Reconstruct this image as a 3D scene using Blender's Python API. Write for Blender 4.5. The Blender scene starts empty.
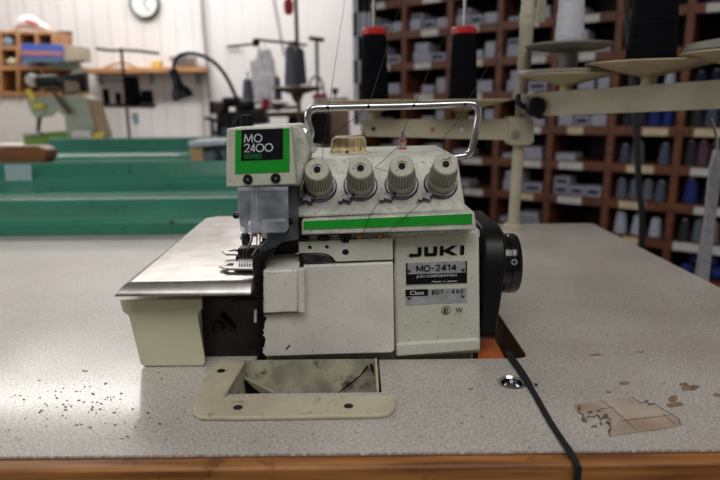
import bpy, bmesh, math, random
from mathutils import Vector, Matrix
random.seed(7)
SC = bpy.context.scene
COL = SC.collection
ZT = 0.78                      # table top height
# ------------------------------------------------------------------ camera
CAM = Vector((0, 0, ZT + 0.20))
FPX = 600.0
pitch, roll = math.radians(12.68), math.radians(0.6)
F = Vector((0, math.cos(pitch), -math.sin(pitch)))
U0 = Vector((0, math.sin(pitch), math.cos(pitch)))
R0 = Vector((1, 0, 0))
R = R0 * math.cos(roll) - U0 * math.sin(roll)
U = U0 * math.cos(roll) + R0 * math.sin(roll)
cd = bpy.data.cameras.new('camera')
cam = bpy.data.objects.new('camera', cd); COL.objects.link(cam)
cd.sensor_width = 36.0; cd.lens = 36.0 * FPX / 720.0
cd.clip_start = 0.02; cd.clip_end = 60
cd.dof.use_dof = True; cd.dof.focus_distance = 0.47; cd.dof.aperture_fstop = 6.5
cam.matrix_world = Matrix(((R.x, U.x, -F.x, CAM.x), (R.y, U.y, -F.y, CAM.y), (R.z, U.z, -F.z, CAM.z), (0, 0, 0, 1)))
SC.camera = cam
SC.view_settings.view_transform = 'Standard'; SC.view_settings.look = 'None'
SC.view_settings.gamma = 1.0; SC.view_settings.use_curve_mapping = False
SC.view_settings.exposure = 0.0
# ------------------------------------------------------------------ world and lights
w = bpy.data.worlds.new('world'); SC.world = w; w.use_nodes = True
w.node_tree.nodes['Background'].inputs[0].default_value = (0.9, 0.93, 1.0, 1)
w.node_tree.nodes['Background'].inputs[1].default_value = 0.05
def area(name, loc, target, sx, sy, power, col):
    l = bpy.data.lights.new(name, 'AREA'); l.shape = 'RECTANGLE'; l.size = sx; l.size_y = sy
    l.energy = power; l.color = col
    o = bpy.data.objects.new(name, l); COL.objects.link(o); o.location = loc
    o.rotation_euler = (Vector(target) - Vector(loc)).to_track_quat('-Z', 'Y').to_euler()
    return o
area('ceiling_tube_row_light', (-1.7, 4.4, 2.83), (-1.7, 4.4, 0), 3.0, 0.3, 62, (1.0, 0.96, 0.92))
area('wall_side_light', (-1.4, 5.1, 2.83), (-1.4, 5.4, 0), 3.6, 0.9, 37, (1.0, 0.97, 0.94))
area('window_daylight', (-3.4, 0.6, 1.75), (0.0, 0.8, 0.8), 1.6, 1.2, 30, (0.90, 0.94, 1.0))
area('near_ceiling_light', (0.2, -0.9, 2.83), (0.1, -0.4, 0), 2.6, 1.4, 50, (1.0, 0.985, 0.96))

# ------------------------------------------------------------------ helpers
def ray(u, v): return R * ((u - 360) / FPX) + F + U * ((240 - v) / FPX)
def P(u, v, Y):
    d = ray(u, v); return CAM + d * (Y / d.y)
def T(u, v, z=0.0):
    d = ray(u, v); return CAM + d * ((ZT + z - CAM.z) / d.z)
def PP(pts, Y): return [P(u, v, Y) for u, v in pts]
def lin(c): return tuple(((x / 255) / 12.92 if x / 255 <= 0.04045 else ((x / 255 + 0.055) / 1.055) ** 2.4) for x in c)

def mat(name, rgb, rough=0.5, metal=0.0, var=0.06, vscale=30, bump=0.0, bscale=300, speck=0.0, sscale=60, scol=(20, 19, 18),
        coat=0.0, trans=0.0, alpha=1.0, stretch=None, var2=None, spec=0.5):
    m = bpy.data.materials.new(name); m.use_nodes = True
    nt = m.node_tree; b = nt.nodes['Principled BSDF']; L = nt.links
    tc = nt.nodes.new('ShaderNodeTexCoord'); vec = tc.outputs['Object']
    if stretch:
        mp = nt.nodes.new('ShaderNodeMapping'); mp.inputs['Scale'].default_value = stretch
        L.new(vec, mp.inputs['Vector']); vec = mp.outputs['Vector']
    n = nt.nodes.new('ShaderNodeTexNoise'); n.inputs['Scale'].default_value = vscale; n.inputs['Detail'].default_value = 5
    L.new(vec, n.inputs['Vector'])
    c = lin(rgb)
    c2 = lin(var2) if var2 else tuple(x * (1 - var * 2.4) for x in c)
    if not var2: c = tuple(min(1, x * (1 + var)) for x in c)
    cr = nt.nodes.new('ShaderNodeValToRGB')
    cr.color_ramp.elements[0].position = 0.36; cr.color_ramp.elements[1].position = 0.64
    cr.color_ramp.elements[0].color = (*c2, 1); cr.color_ramp.elements[1].color = (*c, 1)
    L.new(n.outputs['Fac'], cr.inputs['Fac']); out = cr.outputs['Color']
    if speck > 0:
        n2 = nt.nodes.new('ShaderNodeTexNoise'); n2.inputs['Scale'].default_value = sscale; n2.inputs['Detail'].default_value = 8
        n2.inputs['Roughness'].default_value = 0.7
        L.new(tc.outputs['Object'], n2.inputs['Vector'])
        r2 = nt.nodes.new('ShaderNodeValToRGB'); e = r2.color_ramp.elements
        e[0].position = 0.60 - 0.12 * speck; e[1].position = 0.74 - 0.10 * speck
        e[0].color = (0, 0, 0, 1); e[1].color = (1, 1, 1, 1)
        L.new(n2.outputs['Fac'], r2.inputs['Fac'])
        mx = nt.nodes.new('ShaderNodeMixRGB'); mx.inputs['Color2'].default_value = (*lin(scol), 1)
        L.new(r2.outputs['Color'], mx.inputs['Fac']); L.new(out, mx.inputs['Color1']); out = mx.outputs['Color']
    L.new(out, b.inputs['Base Color'])
    b.inputs['Roughness'].default_value = rough; b.inputs['Metallic'].default_value = metal
    b.inputs['Coat Weight'].default_value = coat; b.inputs['Coat Roughness'].default_value = 0.15
    b.inputs['Transmission Weight'].default_value = trans; b.inputs['Alpha'].default_value = alpha
    b.inputs['Specular IOR Level'].default_value = spec
    if bump > 0:
        n3 = nt.nodes.new('ShaderNodeTexNoise'); n3.inputs['Scale'].default_value = bscale; n3.inputs['Detail'].default_value = 3
        L.new(vec, n3.inputs['Vector'])
        bp = nt.nodes.new('ShaderNodeBump'); bp.inputs['Strength'].default_value = bump; bp.inputs['Distance'].default_value = 0.001
        L.new(n3.outputs['Fac'], bp.inputs['Height']); L.new(bp.outputs['Normal'], b.inputs['Normal'])
    return m

class MB:
    def __init__(s): s.bm = bmesh.new()
    def poly(s, pts):
        return s.bm.faces.new([s.bm.verts.new(p) for p in pts])
    def hexa(s, a, b):
        """a, b: matching polygons"""
        n = len(a); va = [s.bm.verts.new(p) for p in a]; vb = [s.bm.verts.new(p) for p in b]
        s.bm.faces.new(va); s.bm.faces.new(list(reversed(vb)))
        for i in range(n): s.bm.faces.new([va[i], vb[i], vb[(i + 1) % n], va[(i + 1) % n]])
        return s
    def prism(s, pts, vec):
        v = Vector(vec); return s.hexa([Vector(p) for p in pts], [Vector(p) + v for p in pts])
    def box(s, x0, x1, y0, y1, z0, z1):
        return s.prism([(x0, y0, z0), (x1, y0, z0), (x1, y0, z1), (x0, y0, z1)], (0, y1 - y0, 0))
    def lathe(s, prof, o, axis=(0, 0, 1), seg=28, mod=None):
        o = Vector(o); a = Vector(axis).normalized(); q = a.to_track_quat('Z', 'Y')
        rings = []
        for r, h in prof:
            ring = []
            for i in range(seg):
                t = 2 * math.pi * i / seg; rr = r if not mod else mod(r, h, i)
                ring.append(s.bm.verts.new(o + q @ Vector((rr * math.cos(t), rr * math.sin(t), h))))
            rings.append(ring)
        for j in range(len(rings) - 1):
            for i in range(seg):
                k = (i + 1) % seg
                s.bm.faces.new([rings[j][i], rings[j][k], rings[j + 1][k], rings[j + 1][i]])
        s.bm.faces.new(list(reversed(rings[0]))); s.bm.faces.new(rings[-1])
        return s
    def cyl(s, a, b, r, r2=None, seg=20):
        a = Vector(a); b = Vector(b)
        return s.lathe([(r, 0), (r if r2 is None else r2, (b - a).length)], a, b - a, seg)
    def tube(s, pts, r, seg=10):
        pts = [Vector(p) for p in pts]; rings = []; up = None
        for i, p in enumerate(pts):
            t = (pts[min(i + 1, len(pts) - 1)] - pts[max(i - 1, 0)]).normalized()
            if up is None:
                up = t.orthogonal().normalized()
            up = (up - t * up.dot(t)).normalized(); sd = t.cross(up)
            rr = r[i] if isinstance(r, (list, tuple)) else r
            rings.append([s.bm.verts.new(p + (up * math.cos(k * 2 * math.pi / seg) + sd * math.sin(k * 2 * math.pi / seg)) * rr) for k in range(seg)])
        for j in range(len(rings) - 1):
            for i in range(seg):
                k = (i + 1) % seg
                s.bm.faces.new([rings[j][i], rings[j][k], rings[j + 1][k], rings[j + 1][i]])
        s.bm.faces.new(list(reversed(rings[0]))); s.bm.faces.new(rings[-1])
        return s
    def sheet(s, prof, x0, x1, th=0.002):
        """sheet metal profile in (y, z), along x"""
        up = []
        for i, (y, z) in enumerate(prof):
            a = prof[max(i - 1, 0)]; b = prof[min(i + 1, len(prof) - 1)]
            d = Vector((b[0] - a[0], b[1] - a[1])).normalized(); up.append((y + d.y * th, z - d.x * th))
        for i in range(len(prof) - 1):
            q = [prof[i], prof[i + 1], up[i + 1], up[i]]
            s.prism([(x0, y, z) for y, z in q], (x1 - x0, 0, 0))
        bmesh.ops.remove_doubles(s.bm, verts=s.bm.verts, dist=1e-6)
        seen = {}; dead = []
        for f in s.bm.faces:
            k = frozenset(v.index for v in f.verts)
        return s
    def holed(s, outer, holes, vec):
        """flat outline with holes, extruded by vec"""
        es = []
        for loop in [outer] + holes:
            vs = [s.bm.verts.new(p) for p in loop]
            for i in range(len(vs)): es.append(s.bm.edges.new((vs[i], vs[(i + 1) % len(vs)])))
        r = bmesh.ops.triangle_fill(s.bm, edges=es, use_beauty=True)
        fs = [g for g in r['geom'] if isinstance(g, bmesh.types.BMFace)]
        e = bmesh.ops.extrude_face_region(s.bm, geom=fs)
        vs = [g for g in e['geom'] if isinstance(g, bmesh.types.BMVert)]
        bmesh.ops.translate(s.bm, verts=vs, vec=Vector(vec))
        return s
    def build(s, name, m, parent=None, org=(0, 0, 0), bevel=0.0, seg=2, angle=35, rot=0.0, fix=True):
        org = Vector(org)
        if fix: bmesh.ops.recalc_face_normals(s.bm, faces=s.bm.faces)
        bmesh.ops.translate(s.bm, verts=s.bm.verts, vec=-org)
        me = bpy.data.meshes.new(name); s.bm.to_mesh(me); s.bm.free()
        me.polygons.foreach_set('use_smooth', [True] * len(me.polygons)); me.set_sharp_from_angle(angle=math.radians(angle))
        if m: me.materials.append(m)
        o = bpy.data.objects.new(name, me); COL.objects.link(o)
        if parent: o.parent = parent
        else: o.location = org; o.rotation_euler.z = rot
        if bevel:
            md = o.modifiers.new('bevel', 'BEVEL'); md.width = bevel; md.segments = seg; md.limit_method = 'ANGLE'
            md.angle_limit = math.radians(40); md.harden_normals = False
        return o
def tag(o, label, cat, group=None, kind=None):
    if label: o['label'] = label
    if cat: o['category'] = cat
    if group: o['group'] = group
    if kind: o['kind'] = kind
    return o
def thing(name, label, cat, loc, group=None, rot=0.0):
    o = bpy.data.objects.new(name, None); COL.objects.link(o); o.empty_display_size = 0.05
    o.location = loc; o.rotation_euler.z = rot
    return tag(o, label, cat, group)
def arc(pts, n=6):
    """Catmull-Rom through points"""
    pts = [Vector(p) for p in pts]; out = []
    for i in range(len(pts) - 1):
        p0 = pts[max(i - 1, 0)]; p1 = pts[i]; p2 = pts[i + 1]; p3 = pts[min(i + 2, len(pts) - 1)]
        for k in range(n):
            t = k / n
            out.append(0.5 * ((2 * p1) + (p2 - p0) * t + (2 * p0 - 5 * p1 + 4 * p2 - p3) * t * t + (3 * p1 - p0 - 3 * p2 + p3) * t ** 3))
    out.append(pts[-1]); return out
def circ(c, r, n=20, ax=(1, 0, 0), ay=(0, 0, 1)):
    c = Vector(c); ax = Vector(ax); ay = Vector(ay)
    return [c + ax * r * math.cos(2 * math.pi * i / n) + ay * r * math.sin(2 * math.pi * i / n) for i in range(n)]
def text_mesh(body, A, B, h, m, name, parent, org, bold=0.0, depth=0.0003):
    """lettering between A and B (baseline), cap height h, upright, facing the camera side"""
    c = bpy.data.curves.new(name, 'FONT'); c.body = body; c.size = 1.0; c.offset = bold; c.extrude = 0.5
    t = bpy.data.objects.new('tmp', c); COL.objects.link(t)
    dg = bpy.context.evaluated_depsgraph_get(); dg.update()
    me = bpy.data.meshes.new_from_object(t.evaluated_get(dg)); bpy.data.objects.remove(t)
    xs = [v.co.x for v in me.vertices]; ys = [v.co.y for v in me.vertices]
    x0, x1, y0, y1 = min(xs), max(xs), min(ys), max(ys)
    A = Vector(A); B = Vector(B); org = Vector(org)
    for v in me.vertices:
        k = (v.co.x - x0) / (x1 - x0)
        v.co = A.lerp(B, k) + Vector((0, -v.co.z * depth, (v.co.y - y0) / (y1 - y0) * h)) - org
    me.materials.clear(); me.materials.append(m); me.name = name
    o = bpy.data.objects.new(name, me); COL.objects.link(o); o.parent = parent
    return o
def strokes(lines, A, ex, ez, wd, m, name, parent, org, depth=0.0005):
    """flat stroked lettering; lines in a unit grid, A origin, ex/ez unit vectors"""
    mb = MB()
    for ln in lines:
        pts = [Vector(p) for p in ln]
        closed = (pts[0] - pts[-1]).length < 1e-6
        L = []; Rr = []
        n = len(pts)
        for i, p in enumerate(pts):
            a = pts[i - 1] if i > 0 else (pts[-2] if closed else p); b = pts[i + 1] if i < n - 1 else (pts[1] if closed else p)
            d = (b - a).normalized(); nn = Vector((-d.y, d.x))
            L.append(p + nn * wd / 2); Rr.append(p - nn * wd / 2)
        for i in range(n - 1):
            q = [L[i], L[i + 1], Rr[i + 1], Rr[i]]
            mb.prism([A + ex * k.x + ez * k.y for k in q], (0, -depth, 0))
    return mb.build(name, m, parent, org)
def glyphs(body, A, B, h, wd, m, name, parent, org, gap=2.0):
    """stroked capitals and figures between A and B"""
    G = {'M': (7, [[(0, 0), (0, 8)], [(0, 8), (3.5, 1)], [(3.5, 1), (7, 8)], [(7, 8), (7, 0)]]), 'O': (7, [[(x * 3.5 / 4 + 3.5, y) for x, y in ell(0, 4, 4, 4)]]), '-': (3, [[(0, 3.6), (3, 3.6)]]),
         '2': (5, [[(0.1, 6.2), (0.8, 7.5), (2.5, 8), (4.2, 7.5), (4.8, 6), (4, 4.2), (0, 0.3), (5, 0.3)]]), '4': (5.6, [[(5.6, 2.2), (0, 2.2)], [(0, 2.2), (4, 8)], [(4, 8), (4, 0)]]),
         '1': (2.5, [[(0, 6.4), (2, 8)], [(2, 8), (2, 0)]]), 'B': (5, [[(0, 0), (0, 8)], [(0, 8), (3.2, 8), (4.4, 6.2), (3.2, 4.3), (0, 4.3)], [(3.2, 4.3), (5, 2.2), (3.6, 0), (0, 0)]]),
         'D': (5.4, [[(0, 0), (0, 8)], [(0, 8), (3, 8), (5.2, 6), (5.4, 4), (5.2, 2), (3, 0), (0, 0)]]), '7': (5, [[(0, 8), (5, 8), (1.6, 0)]]),
         'A': (6, [[(0, 0), (3, 8)], [(3, 8), (6, 0)], [(1.2, 2.6), (4.8, 2.6)]]), '0': (5, [[(x * 2.5 / 4 + 2.5, y) for x, y in ell(0, 4, 4, 4)]]), ' ': (1.5, [])}
    x = 0; L = []
    for c in body:
        w_, g = G[c]; L += [[(px + x, py) for px, py in ln] for ln in g]; x += w_ + gap
    x -= gap
    return strokes(L, Vector(A), (Vector(B) - Vector(A)) / x, Vector((0, 0, h / 8.0)), wd, m, name, parent, org, 0.0002)
def ell(cx, cy, rx, ry, n=20): return [(cx + rx * math.cos(2 * math.pi * i / n), cy + ry * math.sin(2 * math.pi * i / n)) for i in range(n + 1)]

# ------------------------------------------------------------------ materials
M = {}
M['cream'] = mat('machine_paint', (200, 202, 187), 0.42, var=0.04, vscale=35, speck=0.1, sscale=420, scol=(90, 86, 76), bump=0.15, bscale=900)
M['cream_dirty'] = mat('grimy_machine_paint', (206, 207, 196), 0.5, var=0.10, vscale=60, speck=0.42, sscale=330, scol=(104, 100, 92), bump=0.3, bscale=700)
M['panel'] = mat('front_panel_paint', (222, 219, 210), 0.45, var=0.04, vscale=30, speck=0.05, sscale=260, scol=(60, 56, 50), bump=0.3, bscale=500)
M['cover_cream'] = mat('side_cover_paint', (202, 201, 172), 0.35, var=0.02)
M['black_cast'] = mat('oily_black_casting', (17, 18, 21), 0.45, var=0.3, vscale=60, bump=0.4, bscale=300)
M['grime'] = mat('black_grease', (9, 9, 9), 0.7, var=0.3, spec=0.2)
M['black_plastic'] = mat('black_plastic', (9, 10, 14), 0.4, var=0.15, spec=0.3)
M['black_gloss'] = mat('black_gloss', (6, 6, 7), 0.14, var=0.1, coat=0.15)
M['chrome'] = mat('chrome', (205, 205, 208), 0.12, 1.0, var=0.03)
M['steel'] = mat('brushed_steel', (184, 180, 176), 0.34, 1.0, var=0.08, vscale=60, bump=0.05, bscale=400)
M['dark_steel'] = mat('dark_steel', (100, 100, 104), 0.38, 1.0, var=0.2, vscale=120)
M['green'] = mat('green_label', (20, 158, 42), 0.4, var=0.03)
M['navy'] = mat('label_black', (11, 13, 24), 0.5, var=0.05, spec=0.25)
M['white_ink'] = mat('white_ink', (215, 220, 225), 0.5, var=0.02)
M['black_ink'] = mat('black_ink', (9, 9, 11), 0.6, var=0.02, spec=0.2)
M['plate_metal'] = mat('nameplate_metal', (168, 170, 176), 0.45, 0.2, var=0.08, vscale=100)
M['knob'] = mat('knob_plastic', (176, 174, 158), 0.45, var=0.05, vscale=80, speck=0.2, sscale=200, scol=(90, 88, 78))
M['knob_groove'] = mat('knob_groove_shade', (84, 82, 72), 0.6)  # darker core behind the ribs, groove shade put into the colour
M['hole'] = mat('black_hole', (4, 4, 4), 0.9)
M['brass'] = mat('brass', (205, 140, 70), 0.3, 0.9)
M['amber'] = mat('amber_clear_plastic', (246, 222, 180), 0.1, trans=0.95, var=0.14, vscale=140, spec=0.8)
M['clear'] = mat('clear_plastic', (190, 198, 210), 0.25, alpha=0.36, var=0.2, vscale=60, spec=0.6)
M['red'] = mat('red_plastic', (190, 30, 36), 0.4)
M['orange_board'] = mat('orange_board', (178, 92, 44), 0.5, var=0.1)
M['thread_dark'] = mat('dark_thread', (38, 36, 36), 0.8)
M['frame_cream'] = mat('chute_cream', (192, 183, 158), 0.4, var=0.05, speck=0.2, sscale=110, scol=(110, 98, 78))
M['chute_in'] = mat('chute_interior', (168, 164, 142), 0.5, var=0.16, vscale=50, speck=0.6, sscale=45, scol=(38, 34, 30))
M['wood_edge'] = mat('table_edge_wood', (172, 116, 62), 0.45, var2=(118, 70, 34), vscale=14, stretch=(0.8, 10, 14), bump=0.2, speck=0.2, sscale=30, scol=(60, 30, 15))
M['wood_cut'] = mat('cut_edge_wood', (120, 74, 36), 0.6, var=0.15, vscale=60)
M['cord'] = mat('black_strap', (20, 20, 24), 0.75, var=0.2, vscale=400, bump=0.5, bscale=900)
M['tape'] = mat('old_brown_tape', (158, 138, 120), 0.5, var2=(190, 176, 160), vscale=28, speck=0.2, sscale=160, scol=(110, 90, 76))
M['tape_dark'] = mat('dark_tape_edge', (112, 96, 88), 0.6, var=0.2, vscale=200)
M['stain'] = mat('brown_stain', (150, 128, 104), 0.5, var2=(112, 88, 66), vscale=200)
M['stain_dark'] = mat('dark_scorch', (62, 46, 40), 0.6)
M['trough'] = mat('green_gloss_paint', (56, 130, 108), 0.26, var=0.08, vscale=6, speck=0.05, sscale=40, spec=0.5)
M['stand_cream'] = mat('stand_cream_paint', (178, 171, 148), 0.45, var=0.05)
M['dish'] = mat('dish_cream_plastic', (196, 178, 146), 0.5, var=0.04)
M['grey_disc'] = mat('grey_plastic_disc', (128, 124, 116), 0.5)
M['black_yarn'] = mat('black_yarn', (12, 14, 19), 0.9, var=0.3, vscale=20, stretch=(1, 1, 30), bump=0.6, bscale=60, spec=0.1)
M['white_yarn'] = mat('white_yarn', (205, 205, 212), 0.8, var=0.08, vscale=20, stretch=(1, 1, 30), bump=0.6, bscale=60)
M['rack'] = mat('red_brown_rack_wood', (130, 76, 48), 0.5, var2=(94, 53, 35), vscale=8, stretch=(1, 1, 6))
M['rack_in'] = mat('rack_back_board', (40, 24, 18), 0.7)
M['sticker'] = mat('label_sticker_white', (218, 216, 212), 0.6)
M['sticker_cream'] = mat('label_sticker_cream', (226, 206, 170), 0.6)
M['white_box'] = mat('white_card', (178, 180, 194), 0.6, var=0.08, vscale=20)
M['navy_print'] = mat('navy_print', (40, 48, 84), 0.6)
def yarn(name, c): return mat(name, c, 0.8, var=0.15, vscale=20, stretch=(1, 1, 20), bump=0.4, bscale=80)
for n_, c_ in dict(grey=(112, 118, 134), slate=(88, 96, 116), blue=(34, 52, 130), navy=(22, 28, 62), maroon=(82, 28, 38), beige=(146, 128, 118),
                   sea=(62, 98, 84), pale=(196, 202, 220), charcoal=(52, 52, 62), mauve=(104, 76, 92)).items(): M['y_' + n_] = yarn(n_ + '_yarn', c_)
M['spool'] = mat('spool_tip', (190, 188, 180), 0.5)

# table laminate: fine woven fleck
def laminate():
    m = bpy.data.materials.new('table_laminate'); m.use_nodes = True; nt = m.node_tree; L = nt.links; b = nt.nodes['Principled BSDF']
    tc = nt.nodes.new('ShaderNodeTexCoord')
    outs = []
    for sc_ in ((1500, 300, 1), (300, 1500, 1)):
        mp = nt.nodes.new('ShaderNodeMapping'); mp.inputs['Scale'].default_value = sc_; mp.inputs['Rotation'].default_value = (0, 0, 0.25)
        L.new(tc.outputs['Object'], mp.inputs['Vector'])
        n = nt.nodes.new('ShaderNodeTexNoise'); n.inputs['Scale'].default_value = 1.4; n.inputs['Detail'].default_value = 2
        L.new(mp.outputs['Vector'], n.inputs['Vector']); outs.append(n.outputs['Fac'])
    mx = nt.nodes.new('ShaderNodeMath'); mx.operation = 'MAXIMUM'; L.new(outs[0], mx.inputs[0]); L.new(outs[1], mx.inputs[1])
    cr = nt.nodes.new('ShaderNodeValToRGB'); e = cr.color_ramp.elements
    e[0].position = 0.48; e[0].color = (*lin((160, 152, 145)), 1); e[1].position = 0.70; e[1].color = (*lin((236, 230, 223)), 1)
    L.new(mx.outputs[0], cr.inputs['Fac'])
    big = nt.nodes.new('ShaderNodeTexNoise'); big.inputs['Scale'].default_value = 9; big.inputs['Detail'].default_value = 6
    L.new(tc.outputs['Object'], big.inputs['Vector'])
    r3 = nt.nodes.new('ShaderNodeValToRGB'); e = r3.color_ramp.elements
    e[0].position = 0.35; e[0].color = (0.84, 0.82, 0.80, 1); e[1].position = 0.6; e[1].color = (1, 1, 1, 1)
    L.new(big.outputs['Fac'], r3.inputs['Fac'])
    mul = nt.nodes.new('ShaderNodeMixRGB'); mul.blend_type = 'MULTIPLY'; mul.inputs['Fac'].default_value = 1
    L.new(cr.outputs['Color'], mul.inputs['Color1']); L.new(r3.outputs['Color'], mul.inputs['Color2'])
    # small dark specks of dirt
    sp = nt.nodes.new('ShaderNodeTexNoise'); sp.inputs['Scale'].default_value = 210; sp.inputs['Detail'].default_value = 4
    L.new(tc.outputs['Object'], sp.inputs['Vector'])
    sr = nt.nodes.new('ShaderNodeValToRGB'); e = sr.color_ramp.elements
    e[0].position = 0.66; e[0].color = (0, 0, 0, 1); e[1].position = 0.73; e[1].color = (0.7, 0.7, 0.7, 1)
    L.new(sp.outputs['Fac'], sr.inputs['Fac'])
    m2 = nt.nodes.new('ShaderNodeMixRGB'); m2.inputs['Color2'].default_value = (*lin((84, 72, 62)), 1)
    L.new(sr.outputs['Color'], m2.inputs['Fac']); L.new(mul.outputs['Color'], m2.inputs['Color1'])
    L.new(m2.outputs['Color'], b.inputs['Base Color'])
    b.inputs['Roughness'].default_value = 0.42
    b.inputs['Coat Weight'].default_value = 0.55; b.inputs['Coat Roughness'].default_value = 0.13
    bp = nt.nodes.new('ShaderNodeBump'); bp.inputs['Strength'].default_value = 0.06; bp.inputs['Distance'].default_value = 0.0006
    L.new(mx.outputs[0], bp.inputs['Height']); L.new(bp.outputs['Normal'], b.inputs['Normal'])
    return m
M['laminate'] = laminate()
# wall: vertical matchboard
def matchboard(rgb):
    m = mat('white_matchboard', rgb, 0.55, var=0.02, vscale=3)
    nt = m.node_tree; L = nt.links; b = nt.nodes['Principled BSDF']
    tc = nt.nodes.new('ShaderNodeTexCoord'); wv = nt.nodes.new('ShaderNodeTexWave'); wv.wave_profile = 'SAW'
    wv.bands_direction = 'X'; wv.inputs['Scale'].default_value = 2.0
    L.new(tc.outputs['Object'], wv.inputs['Vector'])
    r = nt.nodes.new('ShaderNodeValToRGB'); e = r.color_ramp.elements
    e[0].position = 0.0; e[0].color = (0, 0, 0, 1); e[1].position = 0.06; e[1].color = (1, 1, 1, 1)
    L.new(wv.outputs['Fac'], r.inputs['Fac'])
    bp = nt.nodes.new('ShaderNodeBump'); bp.inputs['Strength'].default_value = 0.9; bp.inputs['Distance'].default_value = 0.008
    L.new(r.outputs['Color'], bp.inputs['Height']); L.new(bp.outputs['Normal'], b.inputs['Normal'])
    return m
M['wall'] = matchboard((222, 219, 219))
M['wall_plain'] = mat('plain_wall', (214, 210, 205), 0.7, var=0.02)
M['ceiling'] = mat('ceiling_white', (225, 224, 220), 0.8, var=0.01)
M['floor'] = mat('grey_floor', (92, 84, 78), 0.5, var=0.1, vscale=4)

# ------------------------------------------------------------------ setting
def struct(name, x0, x1, y0, y1, z0, z1, m):
    return tag(MB().box(x0, x1, y0, y1, z0, z1).build(name, m), None, None, kind='structure')
struct('floor', -3.6, 3.2, -2.4, 6.1, -0.1, 0.0, M['floor'])
struct('ceiling', -3.6, 3.2, -2.4, 6.1, 2.9, 3.0, M['ceiling'])
struct('wall_back', -3.5, 3.1, 6.0, 6.1, 0, 2.9, M['wall'])
struct('wall_left', -3.6, -3.5, -2.4, 6.1, 0, 2.9, M['wall_plain'])
struct('wall_right', 3.1, 3.2, -2.4, 6.1, 0, 2.9, M['wall_plain'])
struct('wall_front', -3.5, 3.1, -2.4, -2.3, 0, 2.9, mat('front_wall_grey', (150, 146, 142), 0.7))

# ------------------------------------------------------------------ work table
TX0, TX1, TY1 = -0.86, 0.395, 1.0
yf = T(360, 453).y
tbl = thing('sewing_table', 'long sewing table with speckled grey laminate top and brown wooden front edge', 'table', (-0.2, 0.6, 0))
TO = tbl.location.copy()
yh = T(450, 359).y             # front edge of the machine cut-out
xr = T(523, 350).x
cL, cR = T(226, 394), T(383, 392)
yc = cL.y
hole = [(-0.085, yh + 0.17), (-0.085, yh + 0.002), (cL.x, yh + 0.002), (cL.x, yc), (cR.x - 0.001, yc), (cR.x - 0.001, yh),
        (xr - 0.008, yh), (xr - 0.002, yh + 0.002), (xr, yh + 0.008), (xr, yh + 0.17)]
TH = 0.035
cup = T(512, 383)
mb = MB().holed([(TX0, yf, ZT), (TX1, yf, ZT), (TX1, TY1, ZT), (TX0, TY1, ZT)],
                [[(x, y, ZT) for x, y in hole], [(p.x, p.y, ZT) for p in circ((cup.x, cup.y, ZT), 0.0085, 24, (1, 0, 0), (0, 1, 0))]], (0, 0, -0.0015))
top = mb.build('tabletop', M['laminate'], tbl, TO)
mb = MB().holed([(TX0, yf, ZT - 0.0015), (TX1, yf, ZT - 0.0015), (TX1, TY1, ZT - 0.0015), (TX0, TY1, ZT - 0.0015)],
                [[(x, y, ZT - 0.0015) for x, y in hole], [(p.x, p.y, ZT - 0.0015) for p in circ((cup.x, cup.y, ZT), 0.0085, 24, (1, 0, 0), (0, 1, 0))]], (0, 0, -TH))
mb.build('wooden_core', M['wood_cut'], tbl, TO)
MB().box(TX0, TX1, yf - 0.012, yf - 0.0002, ZT - 0.05, ZT - 0.0012).build('front_edge', M['wood_edge'], tbl, TO, bevel=0.002)
for x in (TX0 + 0.1, TX1 - 0.1):
    for y in (yf + 0.08, TY1 - 0.08):
        MB().box(x - 0.025, x + 0.025, y - 0.025, y + 0.025, 0.0, ZT - 0.037).build('leg', M['dark_steel'], tbl, TO)
# stains burnt or worn into the laminate
def blob(name, u, v, ru, rv, m, rag=0.35, n=18, parent=tbl, h=0.00015):
    pts = []
    ph = random.random() * 6
    for i in range(n):
        t = 2 * math.pi * i / n; k = 1 + rag * (0.5 * math.sin(2 * t + ph) + random.uniform(-0.5, 0.5))
        p = T(u + ru * k * math.cos(t), v + rv * k * math.sin(t)); p.z = ZT + 0.00003; pts.append(p)
    return MB().prism(pts, (0, 0, h)).build(name, m, parent, TO)
for a in ((624, 383.5, 5, 2.2), (690, 388, 8, 3.5), (684, 384.5, 4, 2), (673, 399, 5, 3), (675, 405, 8, 2.6), (595, 355, 6, 1), (527, 384, 2, 1.4),
          (471, 389, 2, 1), (717, 395, 4, 2), (608, 392, 3, 1), (640, 352, 4, 1)):
    blob('stain', *a, M['stain'])
# dirt specks left of machine
for i in range(85):
    u = random.gauss(80, 48); v = random.gauss(402, 14)
    if 6 < u < 186 and 368 < v < 440: blob('dirt_speck', u, v, random.uniform(0.6, 1.9), random.uniform(0.4, 1.0), M['stain_dark'], n=7)

# eyelet cup
e = thing('metal_eyelet', 'round chrome eyelet sunk into the table top beside the black strap', 'eyelet', (cup.x, cup.y, ZT - 0.012))
MB().lathe([(0.0082, 0.0), (0.0083, 0.0115), (0.0088, 0.0122), (0.0102, 0.0128), (0.0092, 0.0134), (0.0078, 0.012), (0.0072, 0.004), (0.002, 0.002)],
           (cup.x, cup.y, ZT - 0.012)).build('cup', M['chrome'], e, e.location)
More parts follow.
